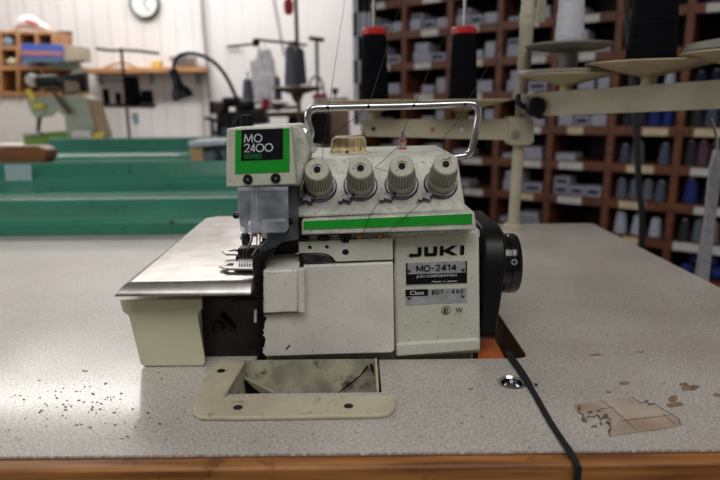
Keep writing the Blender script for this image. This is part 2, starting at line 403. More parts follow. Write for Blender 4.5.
# torn tape
tp = thing('torn_tape_patch', 'torn rectangle of old brownish tape stuck on the table at lower right', 'tape', T(630, 418))
ol = [(574, 405.5), (592, 402.5), (610, 400), (632, 398), (636, 401), (641, 404), (645, 402.5), (649, 406), (653, 404), (660, 409), (668, 413), (676, 418), (680, 421), (679, 424), (682, 426),
      (660, 430), (636, 433), (610, 437), (609, 433), (611, 428), (608, 424), (611, 420), (603, 417), (601, 421), (598, 416), (592, 418), (588, 417), (586, 423), (582, 421), (583, 415), (577, 413)]
pts = [T(*q) for q in ol]
for p in pts: p.z = ZT + 0.0003
MB().prism(pts, (0, 0, 0.0003)).build('tape', M['tape'], tp, tp.location)
mb = MB()
for a, b in (((603, 402), (637, 431)), ((620, 422), (671, 416)), ((663, 415), (676, 426)), ((600, 410), (614, 408))):
    A, B = T(*a), T(*b); A.z = B.z = ZT + 0.0007; d = (B - A).normalized(); n_ = Vector((-d.y, d.x, 0)) * 0.00018
    mb.prism([A - n_, B - n_, B + n_, A + n_], (0, 0, 0.0001))
for i in range(len(ol)):
    if 3 <= i <= 13 or 17 <= i <= 29:
        A, B = T(*ol[i]), T(*ol[(i + 1) % len(ol)]); A.z = B.z = ZT + 0.00065; d = (B - A).normalized(); n_ = Vector((-d.y, d.x, 0)) * 0.00022
        mb.prism([A - n_, B - n_, B + n_, A + n_], (0, 0, 0.00015))
mb.build('scorched_edge', M['stain_dark'], tp, tp.location)
for a_ in ((579, 409, 1.6, 2.2), (584, 420, 2.0, 1.6), (590, 413, 3, 1.0), (598, 412, 2.0, 1.2), (606, 417, 3.0, 1.3), (608, 423, 2.2, 2.0), (610, 431, 1.2, 3), (594, 427, 2.0, 0.7), (601, 424, 1.4, 1.0), (646, 402, 2, .7), (651, 405, 2, .8)):
    bl_ = blob('scorched_fragment', *a_, M['tape_dark'], rag=0.8, n=12, parent=tp, h=0.0008)
    for v_ in bl_.data.vertices: v_.co += TO - tp.location
# black strap
pp = [T(508, 352, -0.012), T(511, 357, 0.0012), T(520, 370, 0.0013), T(534, 393, 0.0013), T(548, 418, 0.0013), T(562, 440, 0.0013), T(570, 451.5, 0.0016)]
e0 = pp[-1]; e0.y = max(e0.y, yf - 0.009)
pp += [Vector((e0.x + 0.0008, yf - 0.0140, ZT - 0.002)), Vector((e0.x + 0.001, yf - 0.0145, ZT - 0.02)), Vector((e0.x + 0.0015, yf - 0.0145, ZT - 0.2)), Vector((e0.x + 0.0015, yf - 0.0145, ZT - 0.4))]
path = arc(pp, 5)
mb = MB(); prev = None; wds = 0.0024
for i, p in enumerate(path):
    t = (path[min(i + 1, len(path) - 1)] - path[max(i - 1, 0)]).normalized()
    sd = Vector((1, 0.55, 0)).normalized() if abs(t.z) < 0.7 else Vector((1, 0, 0))
    sd = (sd - t * sd.dot(t)).normalized(); nn = sd.cross(t).normalized() * 0.0006
    wq = wds * (1.15 if i < 14 else 0.8)
    ring = [mb.bm.verts.new(q) for q in (p - sd * wq - nn, p + sd * wq - nn, p + sd * wq + nn, p - sd * wq + nn)]
    if prev:
        for k in range(4): mb.bm.faces.new([prev[k], prev[(k + 1) % 4], ring[(k + 1) % 4], ring[k]])
    else: mb.bm.faces.new(ring)
    prev = ring
mb.bm.faces.new(prev)
tag(mb.build('black_strap', M['cord'], None, (pp[1].x, pp[1].y, ZT)), 'black woven strap running from the table cut-out over the front edge', 'strap')
# lint tuft
lp = T(536, 386)
mb = MB()
for k in range(7):
    a = random.random() * 6.28; q = Vector((math.cos(a), math.sin(a), 0.3)) * 0.0016
    mb.tube([lp + Vector((0, 0, 0.0006)), lp + q * 0.6 + Vector((0, 0, 0.0012)), lp + q + Vector((0, 0, 0.0005))], 0.0004, 5)
tag(mb.build('lint_tuft', M['thread_dark'], None, lp), 'tiny dark tuft of lint on the table right of the strap', 'lint')

# ------------------------------------------------------------------ waste chute
ch = thing('waste_chute', 'cream plastic waste chute sunk in the table in front of the machine', 'chute', T(300, 400))
CO = ch.location.copy()
def TZ(l, z=0.0035): return [Vector((*T(u, v, z).to_2d(), ZT + 0.0002)) for u, v in l]
outer = TZ([(219, 359.5), (205, 376), (196, 395), (192.5, 407), (194, 413), (200, 416.3), (240, 416.8), (310, 415.6), (380, 414.2), (390, 412.5), (395.5, 407), (396, 401), (392.5, 395.5),
            (382, 395), (224, 396), (246, 360)])
MB().prism(outer, (0, 0, 0.0033)).build('frame', M['frame_cream'], ch, CO, bevel=0.0012, seg=3)
a = T(226, 395); b = T(380, 394.5)
x0, x1, y0, y1 = a.x + 0.001, b.x - 0.001, yc + 0.001, yh - 0.0005
xb0 = x0 + 0.001
D = 0.034
# sloping tray: back wall, left wall, right wall, sloping bottom
mb = MB()
tb_ = T(246.5, 361)
MB().hexa([(x0 - 0.001, y0, ZT), (tb_.x - 0.001, y1, ZT), (tb_.x + 0.003, y1, ZT - D), (x0 + 0.008, y0, ZT - D)], [(x0 - 0.003, y0, ZT), (tb_.x - 0.003, y1, ZT), (tb_.x + 0.001, y1, ZT - D), (x0 + 0.006, y0, ZT - D)]).build('left_wall', M['chute_in'], ch, CO)
MB().prism([(tb_.x - 0.002, y1 - 0.001, ZT + 0.001), (x1, y1 - 0.001, ZT + 0.001), (x1, y1 - 0.010, ZT - D), (tb_.x - 0.002, y1 - 0.010, ZT - D)], (0, 0.0012, 0)).build('back_wall', M['chute_in'], ch, CO)
MB().box(x1 - 0.0012, x1 + 0.0004, y0, y1 - 0.001, ZT - D, ZT + 0.002).build('right_wall', M['frame_cream'], ch, CO)
MB().prism([(x0 + 0.004, y0, ZT - D), (x1, y0, ZT - D), (x1, y1, ZT - D), (x0 + 0.004, y1, ZT - D)], (0, 0, -0.001)).build('bottom', M['grime'], ch, CO)
# lower left dark patch standing in for the dark bottom, rib, lint streaks
MB().prism(PP([(239, 398), (245, 380), (253, 388), (266, 398)], y1 - 0.012), (0, 0.001, 0)).build('dark_patch', M['grime'], ch, CO)
MB().tube([P(245, 378, y1 - 0.012), P(272, 392, y1 - 0.013), P(284, 398, y1 - 0.013)], 0.0013, 8).build('rib', M['chute_in'], ch, CO)
MB().tube([P(368, 366, y1 - 0.006), P(360, 376, y1 - 0.009), P(350, 384, y1 - 0.011), P(338, 393, y1 - 0.012)], [0.0010, 0.0005, 0.0008, 0.0004], 6).build('lint_streak', M['grime'], ch, CO)
MB().tube([P(371, 364, y1 - 0.006), P(373, 372, y1 - 0.009)], [0.0012, 0.0009], 6).build('lint_streak', M['grime'], ch, CO)
for (u, v) in ((221, 371), (238, 407.5), (348.5, 406)):
    p = T(u, v, 0.0036)
    s_ = MB().lathe([(0.0032, -0.0008), (0.0032, 0.0002), (0.0024, 0.0007)], p, seg=18).build('screw', M['dark_steel'], ch, CO)
    MB().box(p.x - 0.002, p.x + 0.002, p.y - 0.0003, p.y + 0.0003, p.z + 0.0007, p.z + 0.0009).build('slot', M['hole'], s_, CO)

# ------------------------------------------------------------------ the overlock machine
YF = T(360, 357).y
mc = thing('overlock_sewing_machine', 'cream industrial overlock sewing machine with green labels, set in the table', 'sewing machine', (-0.02, YF + 0.07, ZT))
MO = mc.location.copy()
def mpart(mb, name, m, parent=None, bevel=0.0, seg=2, label=None, angle=35):
    o = mb.build(name, m, parent or mc, MO, bevel=bevel, seg=seg, angle=angle)
    if label: o['label'] = label
    return o
def fr(pts, Y, d): return MB().prism(PP(pts, Y), (0, d, 0))
def X(u, v, Y): return P(u, v, Y).x
def Z(u, v, Y): return P(u, v, Y).z
ZB = ZT - 0.05
# body behind the panels and right hand column
bx0, bx1 = X(300, 300, YF + 0.01), X(480.5, 300, YF)
zt = Z(436, 233, YF)
mb = MB().box(X(264, 330, YF + 0.01), bx1 - 0.002, YF + 0.012, YF + 0.15, ZB, Z(300, 318, YF))
mpart(mb, 'bed', M['cream'], bevel=0.002)
mb = MB().box(bx0, bx1 - 0.001, YF + 0.009, YF + 0.15, Z(300, 318, YF), zt - 0.001)
mpart(mb, 'body', M['cream'], bevel=0.003)
mpart(fr([(393, 236), (479.5, 230), (480.5, 340), (481, 350), (480, 354), (395.5, 358)], YF, 0.02), 'column', M['cream'], bevel=0.003, seg=3)
mpart(fr([(396, 344), (479, 338.5), (480.5, 341), (480.5, 351), (396, 357.5)], YF - 0.003, 0.01), 'base_flange', M['cream'], bevel=0.002, seg=3)
# lower front panel
mpart(fr([(303, 266), (393, 262.5), (394.5, 350.5), (392, 353), (262, 357), (262, 315), (303, 313)], YF - 0.008, 0.016), 'front_panel', M['panel'], bevel=0.0012, seg=3)
p = P(288, 346, YF - 0.0085)
mpart(MB().tube([P(286, 349, YF - 0.0082), P(290, 345, YF - 0.0084)], 0.0005, 6), 'scratch', M['grime'])
# looper cover with sloping top and rolled hinge edge
YL = YF - 0.014
a = PP([(263, 271), (298, 270.5), (298, 312), (263, 313.5)], YL)
bk = PP([(266, 254), (302, 253), (302, 312), (266, 313)], YF + 0.012)
for k in (2, 3): bk[k] = a[k] + Vector((0, 0.024, 0))
mpart(MB().hexa(a, bk), 'looper_cover', M['panel'], bevel=0.0012, seg=3)
mpart(MB().cyl(P(301.5, 268, YL), P(301.5, 311.5, YL), 0.0028), 'cover_hinge', M['panel'], bevel=0.0006)
# grime line left of the panels
mb = MB()
zz = 262
while zz < 356:
    p = P(260.5 + random.uniform(-1.5, 1.5) + (4 if zz > 318 else 0) * random.random(), zz, YL + (0.0 if zz < 312 else 0.006))
    mb.lathe([(0.0001, -0.001), (random.uniform(0.0012, 0.0026), 0), (0.0001, 0.001)], p, (0.2, 1, 0.1), 8); zz += random.uniform(1.5, 3.5)
mpart(mb, 'grease_build_up', M['grime'])
# bright trim strip over the front panel, cut away on the left
stripY = YF - 0.006
ol = [(299, 242), (392.5, 238), (393, 259.5), (336, 261.5), (332.5, 257), (328, 254.2), (322, 252.8), (299, 253)]
mpart(MB().holed(PP(ol, stripY), [[Vector(q) for q in circ(P(u, v, stripY), r, 16)] for u, v, r in ((309.8, 247.5, 0.0016), (326.8, 247, 0.0015), (345.5, 252.5, 0.0027))], (0, 0.004, 0)),
      'guide_strip', M['cream'])
mpart(fr([(299, 244), (392, 240), (392, 258), (299, 262)], stripY + 0.0045, 0.004), 'strip_recess', M['black_cast'])
mpart(fr([(301, 253.2), (322, 253.4), (328, 255), (333, 260), (334, 263), (306, 264)], stripY + 0.001, 0.006), 'knurled_lever', M['dark_steel'], bevel=0.001)
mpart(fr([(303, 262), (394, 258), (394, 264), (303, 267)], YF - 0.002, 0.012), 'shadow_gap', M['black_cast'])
# ledge under the stripe tray
mb = MB().prism(PP([(299, 236), (478, 229), (480, 231), (480, 238), (299, 243)], YF + 0.001), (0, 0.06, 0))
mpart(mb, 'arm_ledge', M['cream_dirty'], bevel=0.001)
p = P(345.3, 236.3, YF - 0.003)
mpart(MB().lathe([(0.0044, -0.004), (0.0046, -0.003), (0.0046, 0.002), (0.0038, 0.003)], p, seg=36, mod=lambda r, h, i: r * (1 if i % 2 else 0.93)), 'knurled_screw', M['black_gloss'])
for u, v in ((303.5, 238), (323.5, 237.5)):
    mpart(MB().lathe([(0.0045, -0.0015), (0.0045, 0.001), (0.003, 0.0018)], P(u, v, YF - 0.002), seg=20), 'dark_screw', M['black_cast'])
for u, v in ((359, 237), (379.5, 236)):
    p = P(u, v, YF - 0.004); pts = circ(p, 0.0026, 16, (1, 0, 0), (0, -0.8, 0.35)); pts.append(pts[0])
    mpart(MB().tube(pts, 0.0008, 8), 'brass_eyelet', M['brass'])
    mpart(MB().cyl(p + Vector((0, 0.006, -0.002)), p + Vector((0, 0.001, -0.001)), 0.0012), 'eyelet_stem', M['brass'])
# green stripe tray
YS = YF - 0.015
mpart(fr([(301.5, 221), (474.5, 212.3), (476.5, 229.8), (301.5, 235)], YS, 0.05), 'stripe_tray', M['cream_dirty'], bevel=0.001)
mpart(fr([(303.5, 220.8 + 0.6), (472, 213.8), (472, 224), (303.5, 229.6)], YS - 0.0006, 0.001), 'green_stripe', M['green'])
# tension housing
y0h, y1h, ybh = YF - 0.006, YF + 0.021, YF + 0.148
fa = [P(297, 159, y1h), P(457.5, 155.5, y1h), P(466.5, 211.5, y0h), P(293.5, 218, y0h)]
zb = fa[0].z
ba = [Vector((fa[0].x, ybh, fa[0].z)), Vector((fa[1].x, ybh, fa[1].z)), Vector((fa[2].x - 0.004, ybh, fa[2].z)), Vector((fa[3].x, ybh, fa[3].z))]
mpart(MB().hexa(fa, ba), 'tension_housing', M['cream_dirty'], bevel=0.0025, seg=3)
hn = ((fa[1] - fa[0]).cross(fa[3] - fa[0])).normalized()
if hn.y > 0: hn = -hn
def face_pt(u, v):
    d = ray(u, v); t = (fa[0] - CAM).dot(hn) / d.dot(hn); return CAM + d * t
hx = (fa[1] - fa[0]).normalized(); hu = hn.cross(hx).normalized()
if hu.z < 0: hu = -hu
mb = MB()
# knobs
def knob(ub, vb, uf, vf, dotc, brk):
    b0 = face_pt(ub, vb); q = P(uf, vf, 0.44); d = ray(uf, vf)
    Lk = 0.0312
    # axis: from the base towards the line of sight through the face centre
    dn = d.normalized(); w0 = CAM - b0; bq = dn.dot(w0); s = -bq + math.sqrt(max(bq * bq - w0.dot(w0) + Lk * Lk, 0)) * -1
    tip = CAM + dn * s; ax = (tip - b0).normalized()
    k = mpart(MB().lathe([(0.0100, 0.0044), (0.0105, 0.0054), (0.0106, 0.0125), (0.0100, 0.0136), (0.0092, 0.0140), (0.0092, 0.0151)], b0, ax, 48), 'tension_knob', M['knob'])
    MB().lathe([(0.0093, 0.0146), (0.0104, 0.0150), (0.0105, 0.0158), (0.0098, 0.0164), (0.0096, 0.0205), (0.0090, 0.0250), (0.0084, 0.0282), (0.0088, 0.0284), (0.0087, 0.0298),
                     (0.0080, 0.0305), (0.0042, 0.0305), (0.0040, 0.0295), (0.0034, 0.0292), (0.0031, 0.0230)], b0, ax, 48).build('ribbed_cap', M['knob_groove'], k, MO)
    fm = MB(); q_ = ax.to_track_quat('Z', 'Y')
    for i_ in range(30):
        t_ = 2 * math.pi * i_ / 30; hw2 = 0.00062; e_r = q_ @ Vector((math.cos(t_), math.sin(t_), 0)); e_t = q_ @ Vector((-math.sin(t_), math.cos(t_), 0))
        def fp(rr, h, sgn): return b0 + ax * h + e_r * rr + e_t * sgn * hw2
        fm.hexa([fp(0.0092, 0.0160, -1), fp(0.0092, 0.0160, 1), fp(0.0106, 0.0160, 1), fp(0.0106, 0.0160, -1)], [fp(0.0080, 0.0286, -1), fp(0.0080, 0.0286, 1), fp(0.0090, 0.0286, 1), fp(0.0090, 0.0286, -1)])
    fm.build('ribs', M['knob'], k, MO)
    MB().lathe([(0.0085, 0.0284), (0.0091, 0.0288), (0.0090, 0.0302), (0.0082, 0.0309), (0.0042, 0.0309), (0.0041, 0.0300)], b0, ax, 48).build('knob_face', M['knob'], k, MO)
    MB().lathe([(0.0025, 0.0300), (0.0025, 0.03105), (0.0022, 0.0311)], b0, ax, 24).build('bore', M['hole'], k, MO)
    qq = ax.to_track_quat('Z', 'Y')
    da = Vector(dotc); dp = b0 + ax * 0.0309 + (hx * da.x + hu * da.y) * 0.0058
    MB().lathe([(0.0007, -0.0002), (0.0007, 0.0003)], dp, ax, 10).build('dot', M['red'] if da.z == 0 else M['navy_print'], k, MO)
    mpart(MB().lathe([(0.0128, 0.0004), (0.0132, 0.0012), (0.0122, 0.0026), (0.0100, 0.0028)], b0, ax, 40), 'tension_disc', M['dark_steel'])
    mpart(MB().lathe([(0.0110, 0.0028), (0.0103, 0.0031), (0.0100, 0.0034)], b0, ax, 40), 'chrome_disc', M['chrome'])
    # bracket, lower left
    c = b0 + hx * (-0.0098 + brk) - hu * 0.0112 + hn * 0.0050
    br = MB(); e1 = (hx * 0.9 - hu * 0.45).normalized(); e2 = (hx * 0.45 + hu * 0.9).normalized()
    pts = [c + e1 * a * 0.0034 + e2 * b * 0.0028 for a, b in ((-1.1, 1.1), (-.4, .6), (.3, 1.5), (1.3, 1.2), (.8, 0), (1.2, -.8), (.2, -.9), (-1.3, -1.2), (-.9, 0))]
    bo = mpart(br.prism(pts, (hn + hu * 0.5) * -0.0018), 'thread_bracket', M['dark_steel'], bevel=0.0003)
    MB().cyl(c - e1 * 0.0036 - e2 * 0.004 - hn * 0.004, c - e1 * 0.0036 - e2 * 0.004 + hn * 0.0005, 0.0017).build('bracket_screw', M['black_gloss'], bo, MO)
    MB().tube([c + e1 * 0.003 - hn * 0.002, b0 + hx * (-0.006 + brk) - hu * 0.010 + hn * 0.002, b0 + hn * 0.0015], 0.0011, 8).build('bracket_arm', M['dark_steel'], bo, MO)
    # thread loop, on top
    lo = b0 + hu * 0.0135 + hx * (0.001 - brk * 0.4); pts = circ(lo + hn * 0.002, 0.0028, 14, hx, (hu + hn * 0.5)); pts.append(pts[0])
    mpart(MB().tube(pts, 0.0008, 8), 'thread_loop', M['dark_steel'])
    mpart(MB().cyl(lo, lo + hn * 0.0025, 0.0016), 'loop_stud', M['black_gloss'])
    return b0, ax
KN = [knob(320, 187, 317, 169, (-0.8, -.5, 0), 0.001), knob(360.5, 186, 360.5, 167.5, (-0.9, -0.1, 0), -0.001),
      knob(401.5, 185, 402, 165.5, (-0.7, -.6, 0), -0.001), knob(440.5, 184.5, 446, 163.5, (0.5, 0.8, 1), -0.002)]
p = face_pt(299, 176)
mpart(MB().lathe([(0.0034, 0.0), (0.0042, 0.001), (0.0042, 0.005), (0.003, 0.006)], p, hn + Vector((-0.6, 0, 0)), 24), 'side_screw', M['black_gloss'])
# sight glass on the housing top and oil gauge
zh = fa[0].z
def topT(u, v, dz=0): 
    d = ray(u, v); t = (zh + dz - CAM.z) / d.z; return CAM + d * t
c0 = topT(331, 154); c1 = topT(367, 152.5)
gy = c0.y + 0.004
gl = PP([(330, 153.5), (366.5, 152.5), (366, 141), (363.5, 136), (334, 137), (331.5, 141)], gy)
for q in gl[:2]: q.z = zh
mpart(MB().prism(gl, (0, 0.022, 0)), 'oil_sight_cover', M['amber'], bevel=0.0012, seg=3)
for uu in (339, 346, 353, 360): mpart(MB().prism(PP([(uu, 151), (uu + 1.2, 151), (uu + 1.2, 139), (uu, 139)], gy - 0.0006), (0, 0.001, 0)), 'sight_rib', M['amber'])
mpart(MB().lathe([(0.0012, 0), (0.0016, 0.001), (0.0012, 0.002)], P(347, 153, gy - 0.002), seg=12), 'small_screw', M['black_gloss'])
p = topT(402.5, 150.5)
mpart(MB().lathe([(0.0085, -0.0002), (0.0085, 0.0005), (0.0035, 0.0008), (0.0035, 0.003)], p, seg=24), 'gauge_seat', M['frame_cream'])
mpart(MB().lathe([(0.0036, 0.001), (0.0036, 0.009), (0.0024, 0.0095), (0.0024, 0.0165), (0.0020, 0.017)], p, seg=24), 'oil_gauge', M['chrome'])
for h in (0.0014, 0.0086): mpart(MB().lathe([(0.0037, h), (0.0040, h + .0003), (0.0040, h + .0011), (0.0037, h + .0014)], p, seg=24), 'gauge_ring', M['red'])
# chrome handle
HY = YF + 0.03
hp = arc([P(306, 148, HY + .01), P(309, 141, HY + .006), P(311, 132, HY), P(308, 122, HY), P(308.5, 113, HY), P(313.5, 108.5, HY), P(325, 107.6, HY), P(370, 106.6, HY), P(420, 105.5, HY),
          P(465, 104, HY), P(475, 105.5, HY), P(478.5, 111.5, HY), P(476, 130, HY), P(472, 148, HY + .002), P(468, 154.5, HY + .003), P(460, 156.5, HY + .004), P(448, 157.5, HY + .006)], 5)
hd = mpart(MB().tube(hp, 0.0029, 16), 'thread_guide_handle', M['chrome'], angle=60)
for u, v in ((327.5, 107.5), (368.5, 106.6), (414, 105.6), (465, 104.2)):
    p = P(u, v, HY - 0.0028)
    MB().cyl(p + Vector((0, 0.001, 0)), p + Vector((0, -0.0006, 0)), 0.0013, seg=14).build('thread_hole', M['hole'], hd, MO)
# head: face cover with label
YH = YF - 0.028
fa2 = PP([(226.5, 128.5), (290.5, 126), (296.5, 184.5), (226, 187.5)], YH)
bb = [Vector((q.x, YH + 0.014, q.z)) for q in fa2]
mpart(MB().hexa(fa2, bb), 'face_cover', M['cream'], bevel=0.0012, seg=3)
# housing of head behind
q = PP([(231, 127.8), (297, 124.5), (303, 130), (310, 150), (300, 186), (232, 187)], YH + 0.014)
q2 = [Vector((k.x, YF + 0.035, k.z)) for k in q]; 
mpart(MB().hexa(q, q2), 'head_housing', M['cream_dirty'], bevel=0.002)
def SH(u, v): return P(u, v, YH)
def onlabel(pts, d): return MB().prism(PP(pts, YH - d), (0, d + 0.0003, 0))
mpart(onlabel([(235.2, 130.2), (289.6, 128.2), (289.6, 172), (235, 174.2)], 0.0003), 'green_label', M['green'])
mpart(onlabel([(241.5, 129.9), (283.2, 128.4), (283, 159.3), (241, 161)], 0.0005), 'black_label', M['navy'])
Yt = YH - 0.0005
o_ = P(244.5, 142.6, Yt); px_ = (P(264.5, 141.9, Yt) - o_) / 20.0; ez = (P(244.5, 132.6, Yt) - o_) / 10.0
# M O
Ls = [[(0, 0), (0.9, 8.4)], [(0.7, 8.4), (4, 0.8)], [(4, 0.8), (7.3, 8.4)], [(7.1, 8.4), (8, 0)], ell(13.6, 4.0, 3.7, 3.7)]
strokes(Ls, o_, px_, ez, 1.1, M['white_ink'], 'lettering', mc, MO)
o2 = P(244.3, 152.3, Yt)
Ls = [[(0.2, 6.2), (0.7, 7.4), (2, 8.1), (3.6, 8.0), (4.8, 7.0), (4.9, 5.6), (4, 4), (0.2, 0.4), (5.4, 0.4)], [(10.9, 2.2), (6.4, 2.2)], [(6.4, 1.9), (9.8, 8.4)], [(9.8, 8.4), (9.8, 0)], ell(15.7, 4, 3.75, 3.75), ell(24.6, 4, 3.75, 3.75)]
strokes(Ls, o2, px_, ez, 1.1, M['white_ink'], 'lettering', mc, MO)
text_mesh('SERIES', P(244.3, 158.8, Yt), P(262, 158.2, Yt), 0.0032, mat('green_ink', (30, 150, 60), 0.5), 'lettering', mc, MO)
for u, v in ((247.8, 179.3), (275.8, 178.2)):
    p = P(u, v, YH)
    s_ = mpart(MB().lathe([(0.0036, -0.001), (0.0036, 0.0008), (0.0028, 0.0016), (0.0016, 0.0016), (0.0014, 0.0006)], p, (0, -1, 0), 24), 'cover_screw', M['black_gloss'])
    MB().lathe([(0.0013, 0.0004), (0.0011, 0.0012)], p, (0, -1, 0), 6).build('socket', M['chrome'], s_, MO)
p = P(246.5, 127, YF + 0.02)
mpart(MB().lathe([(0.005, -0.004), (0.005, 0.0075), (0.0042, 0.009), (0.002, 0.0095)], p, seg=24), 'top_knob', M['grime'])
# bracket between head and housing
mpart(fr([(301, 130), (306, 134), (309, 147), (316, 152), (300, 158), (296, 140)], YF - 0.004, 0.03), 'handle_lug', M['cream_dirty'], bevel=0.001)
mpart(MB().cyl(P(306, 134, YF), P(304, 131, YF - 0.006), 0.002), 'lug_screw', M['chrome'])
# needle bar column
mpart(fr([(237, 187), (296, 184), (299, 240), (275, 243), (262, 236), (240, 226)], YH + 0.016, 0.07), 'needle_bar_column', mat('oily_grey_casting', (96, 98, 102), 0.4, var=0.3, vscale=60), bevel=0.001)
mpart(fr([(255, 200), (287, 196), (289, 232), (268, 246), (262, 240), (258, 226)], YH + 0.0125, 0.003), 'lever_plate', M['black_plastic'], bevel=0.0006)
mpart(fr([(262, 220), (285, 219), (285, 236), (275, 241), (261, 238)], YH + 0.0085, 0.003), 'slide_plate', M['panel'], bevel=0.0005)
mpart(fr([(268, 223), (286, 222), (286, 238), (277, 247), (262, 252), (258, 249), (266, 240)], YH + 0.004, 0.0035), 'lifter_arm', mat('grey_lever', (58, 62, 72), 0.35), bevel=0.0008)
mpart(MB().cyl(P(254.5, 190, YH + 0.009), P(254, 236, YH + 0.009), 0.0026), 'needle_bar', M['chrome'])
mpart(MB().cyl(P(247, 200, YH + 0.010), P(247, 232, YH + 0.010), 0.0018), 'presser_bar', M['dark_steel'])
mpart(MB().lathe([(0.0044, -0.004), (0.005, -0.001), (0.005, 0.003), (0.004, 0.005)], P(254.5, 227, YH + 0.009), seg=20), 'bar_clamp', M['steel'])
# clear eye shield
sh = [(237, 187.5), (288, 187), (288.5, 226), (288, 230), (285, 232.5), (243, 232.8), (241, 231), (238, 215)]
es = mpart(MB().prism(PP(sh, YH - 0.001), (0, 0.0016, 0)), 'eye_shield', M['clear'], label='clear plastic eye shield')
MB().prism(PP([(237.5, 187.2), (288, 186.8), (288, 190.5), (237.5, 191)], YH - 0.002), (0, 0.001, 0)).build('shield_rim', M['clear'], es, MO)
mpart(MB().lathe([(0.0022, -0.002), (0.0026, 0), (0.0022, 0.002)], P(236.3, 215.5, YH + 0.012), (1, 0, 0), 16), 'hinge_screw', M['black_gloss'])
mpart(MB().lathe([(0.0022, -0.002), (0.0026, 0), (0.0022, 0.002)], P(290.5, 221.5, YH + 0.006), (0, 1, 0), 16), 'hinge_screw', M['black_gloss'])
# needles, clamp and presser foot
NY = YH + 0.018
mpart(fr([(240.5, 234), (246, 233), (249, 240), (248, 246), (242, 246)], NY - 0.002, 0.008), 'needle_clamp', M['dark_steel'], bevel=0.0008)
mpart(MB().cyl(P(241, 238, NY - 0.004), P(244.5, 238, NY - 0.001), 0.0014), 'clamp_screw', M['chrome'])
for u in (244, 246.8, 257, 260): mpart(MB().cyl(P(u, 233, NY), P(u - 0.3, 259, NY), 0.0006, 0.0003, 8), 'needle', M['chrome'])
mpart(MB().tube(arc([P(247, 234, NY), P(252, 237, NY - .001), P(250, 245, NY - .001), P(247, 250, NY)], 5), 0.0007, 8), 'thread_wire', M['dark_steel'])
mpart(MB().tube([P(264, 240, NY + .002), P(258, 247, NY), P(252, 256, NY - .001)], 0.0009, 8), 'link_rod', M['steel'])
mpart(fr([(237, 249), (252, 248), (262, 250), (264, 257), (252, 259), (238, 257)], NY + 0.002, 0.012), 'foot_holder', M['black_cast'], bevel=0.001)
# throat plate and presser foot toes
zc = Z(190, 279, YF - 0.022)          # cloth plate height
def zp(l, z): 
    out = []
    for u, v in l:
        d = ray(u, v); out.append(CAM + d * ((z - CAM.z) / d.z))
    return out
mpart(MB().holed(zp([(222, 252), (226, 249), (252, 248.5), (254, 256), (226, 255.5)], zc + 0.006), [zp([(227, 252.8), (234, 250.8), (240, 251), (238, 253.4)], zc + 0.006)], (0, 0, 0.0014)), 'presser_foot', M['steel'], bevel=0.0)
mpart(MB().holed(zp([(219, 267.5), (224, 263.6), (236, 262.5), (240, 260.5), (256, 260), (256, 270.5), (226, 270)], zc + 0.0022), [zp([(225, 267.4), (230, 264.8), (234, 265), (233, 267.8)], zc + 0.0022)], (0, 0, 0.0014)), 'stitch_tongue', M['steel'])
for i in range(6):
    mpart(MB().prism(zp([(239 + i * 2.6, 261), (240.3 + i * 2.6, 261), (240.3 + i * 2.6, 266), (239 + i * 2.6, 266)], zc + 0.0037), (0, 0, 0.0016)), 'feed_tooth', M['dark_steel'])
mpart(MB().prism(zp([(236, 254), (262, 253), (262, 262), (236, 262)], zc + 0.001), (0, 0, 0.005)), 'foot_block', M['black_cast'], bevel=0.0008)
mpart(fr([(252, 258), (272, 244), (276, 250), (266, 262), (262, 300), (253, 297)], YF - 0.012, 0.03), 'looper_guard', M['black_cast'], bevel=0.001)
mpart(fr([(262, 236), (300, 235), (300, 253), (264, 260)], YF + 0.014, 0.06), 'inner_casting', M['black_cast'], bevel=0.001)
# cloth plate (polished steel)
t0 = zp([(134, 280.5), (252.5, 279.5)], zc); tb = zp([(207, 217.8), (211, 216.6), (243, 216)], zc)
yfr = t0[0].y
def ring(fl, frr, br, bl, cor, z): return [Vector((fl[0], fl[1] , z)), Vector((frr[0], frr[1], z)), Vector((br[0], br[1], z)), Vector((bl[0] + cor, bl[1], z)), Vector((bl[0], bl[1] - cor, z))]
xl = t0[0].x; xlb = tb[0].x; xrr = t0[1].x; xrb = T(252, 279).x
rim_b = P(117, 297.5, yfr - 0.012)
zr = rim_b.z
secs = []
for k, (o, z) in enumerate(((0.0, zc), (0.0025, zc - 0.0004), (0.0055, zc - 0.0022), (0.0085, zc - 0.0062), (0.0102, zr + 0.001), (0.0102, zr))):
    lx = xl - o * 1.15; lb = xlb - o * 0.35
    secs.append([Vector((lx, yfr - o, z)), Vector((xrr, yfr - o, z)), Vector((xrr, tb[2].y, z)), Vector((lb + 0.012, tb[2].y + 0.0, z)), Vector((lb, tb[2].y - 0.012, z))])
mb = MB(); vs = [[mb.bm.verts.new(p) for p in s] for s in secs]
mb.bm.faces.new(vs[0])
for j in range(len(vs) - 1):
    for i in range(5): mb.bm.faces.new([vs[j][i], vs[j][(i + 1) % 5], vs[j + 1][(i + 1) % 5], vs[j + 1][i]])
mb.bm.faces.new(list(reversed(vs[-1])))
mpart(mb, 'cloth_plate', M['steel'], bevel=0.0006, angle=60, label='polished steel cloth plate')
# side cover under the plate
cv = [(119.5, 300), (202, 299), (202.5, 309), (197.5, 314), (205.5, 362), (203.5, 366), (144, 366.5), (140.5, 364), (128.5, 316), (122.5, 312)]
YC = T(170, 367).y
q = PP(cv, YC); zsc = min(k.z for k in q)
qb = [Vector((k.x - (0.046 if k.x > q[0].x + 0.03 else 0), k.y + 0.17, k.z)) for k in q]
mpart(MB().hexa(q, qb), 'side_cover', M['cover_cream'], bevel=0.0015, seg=3)
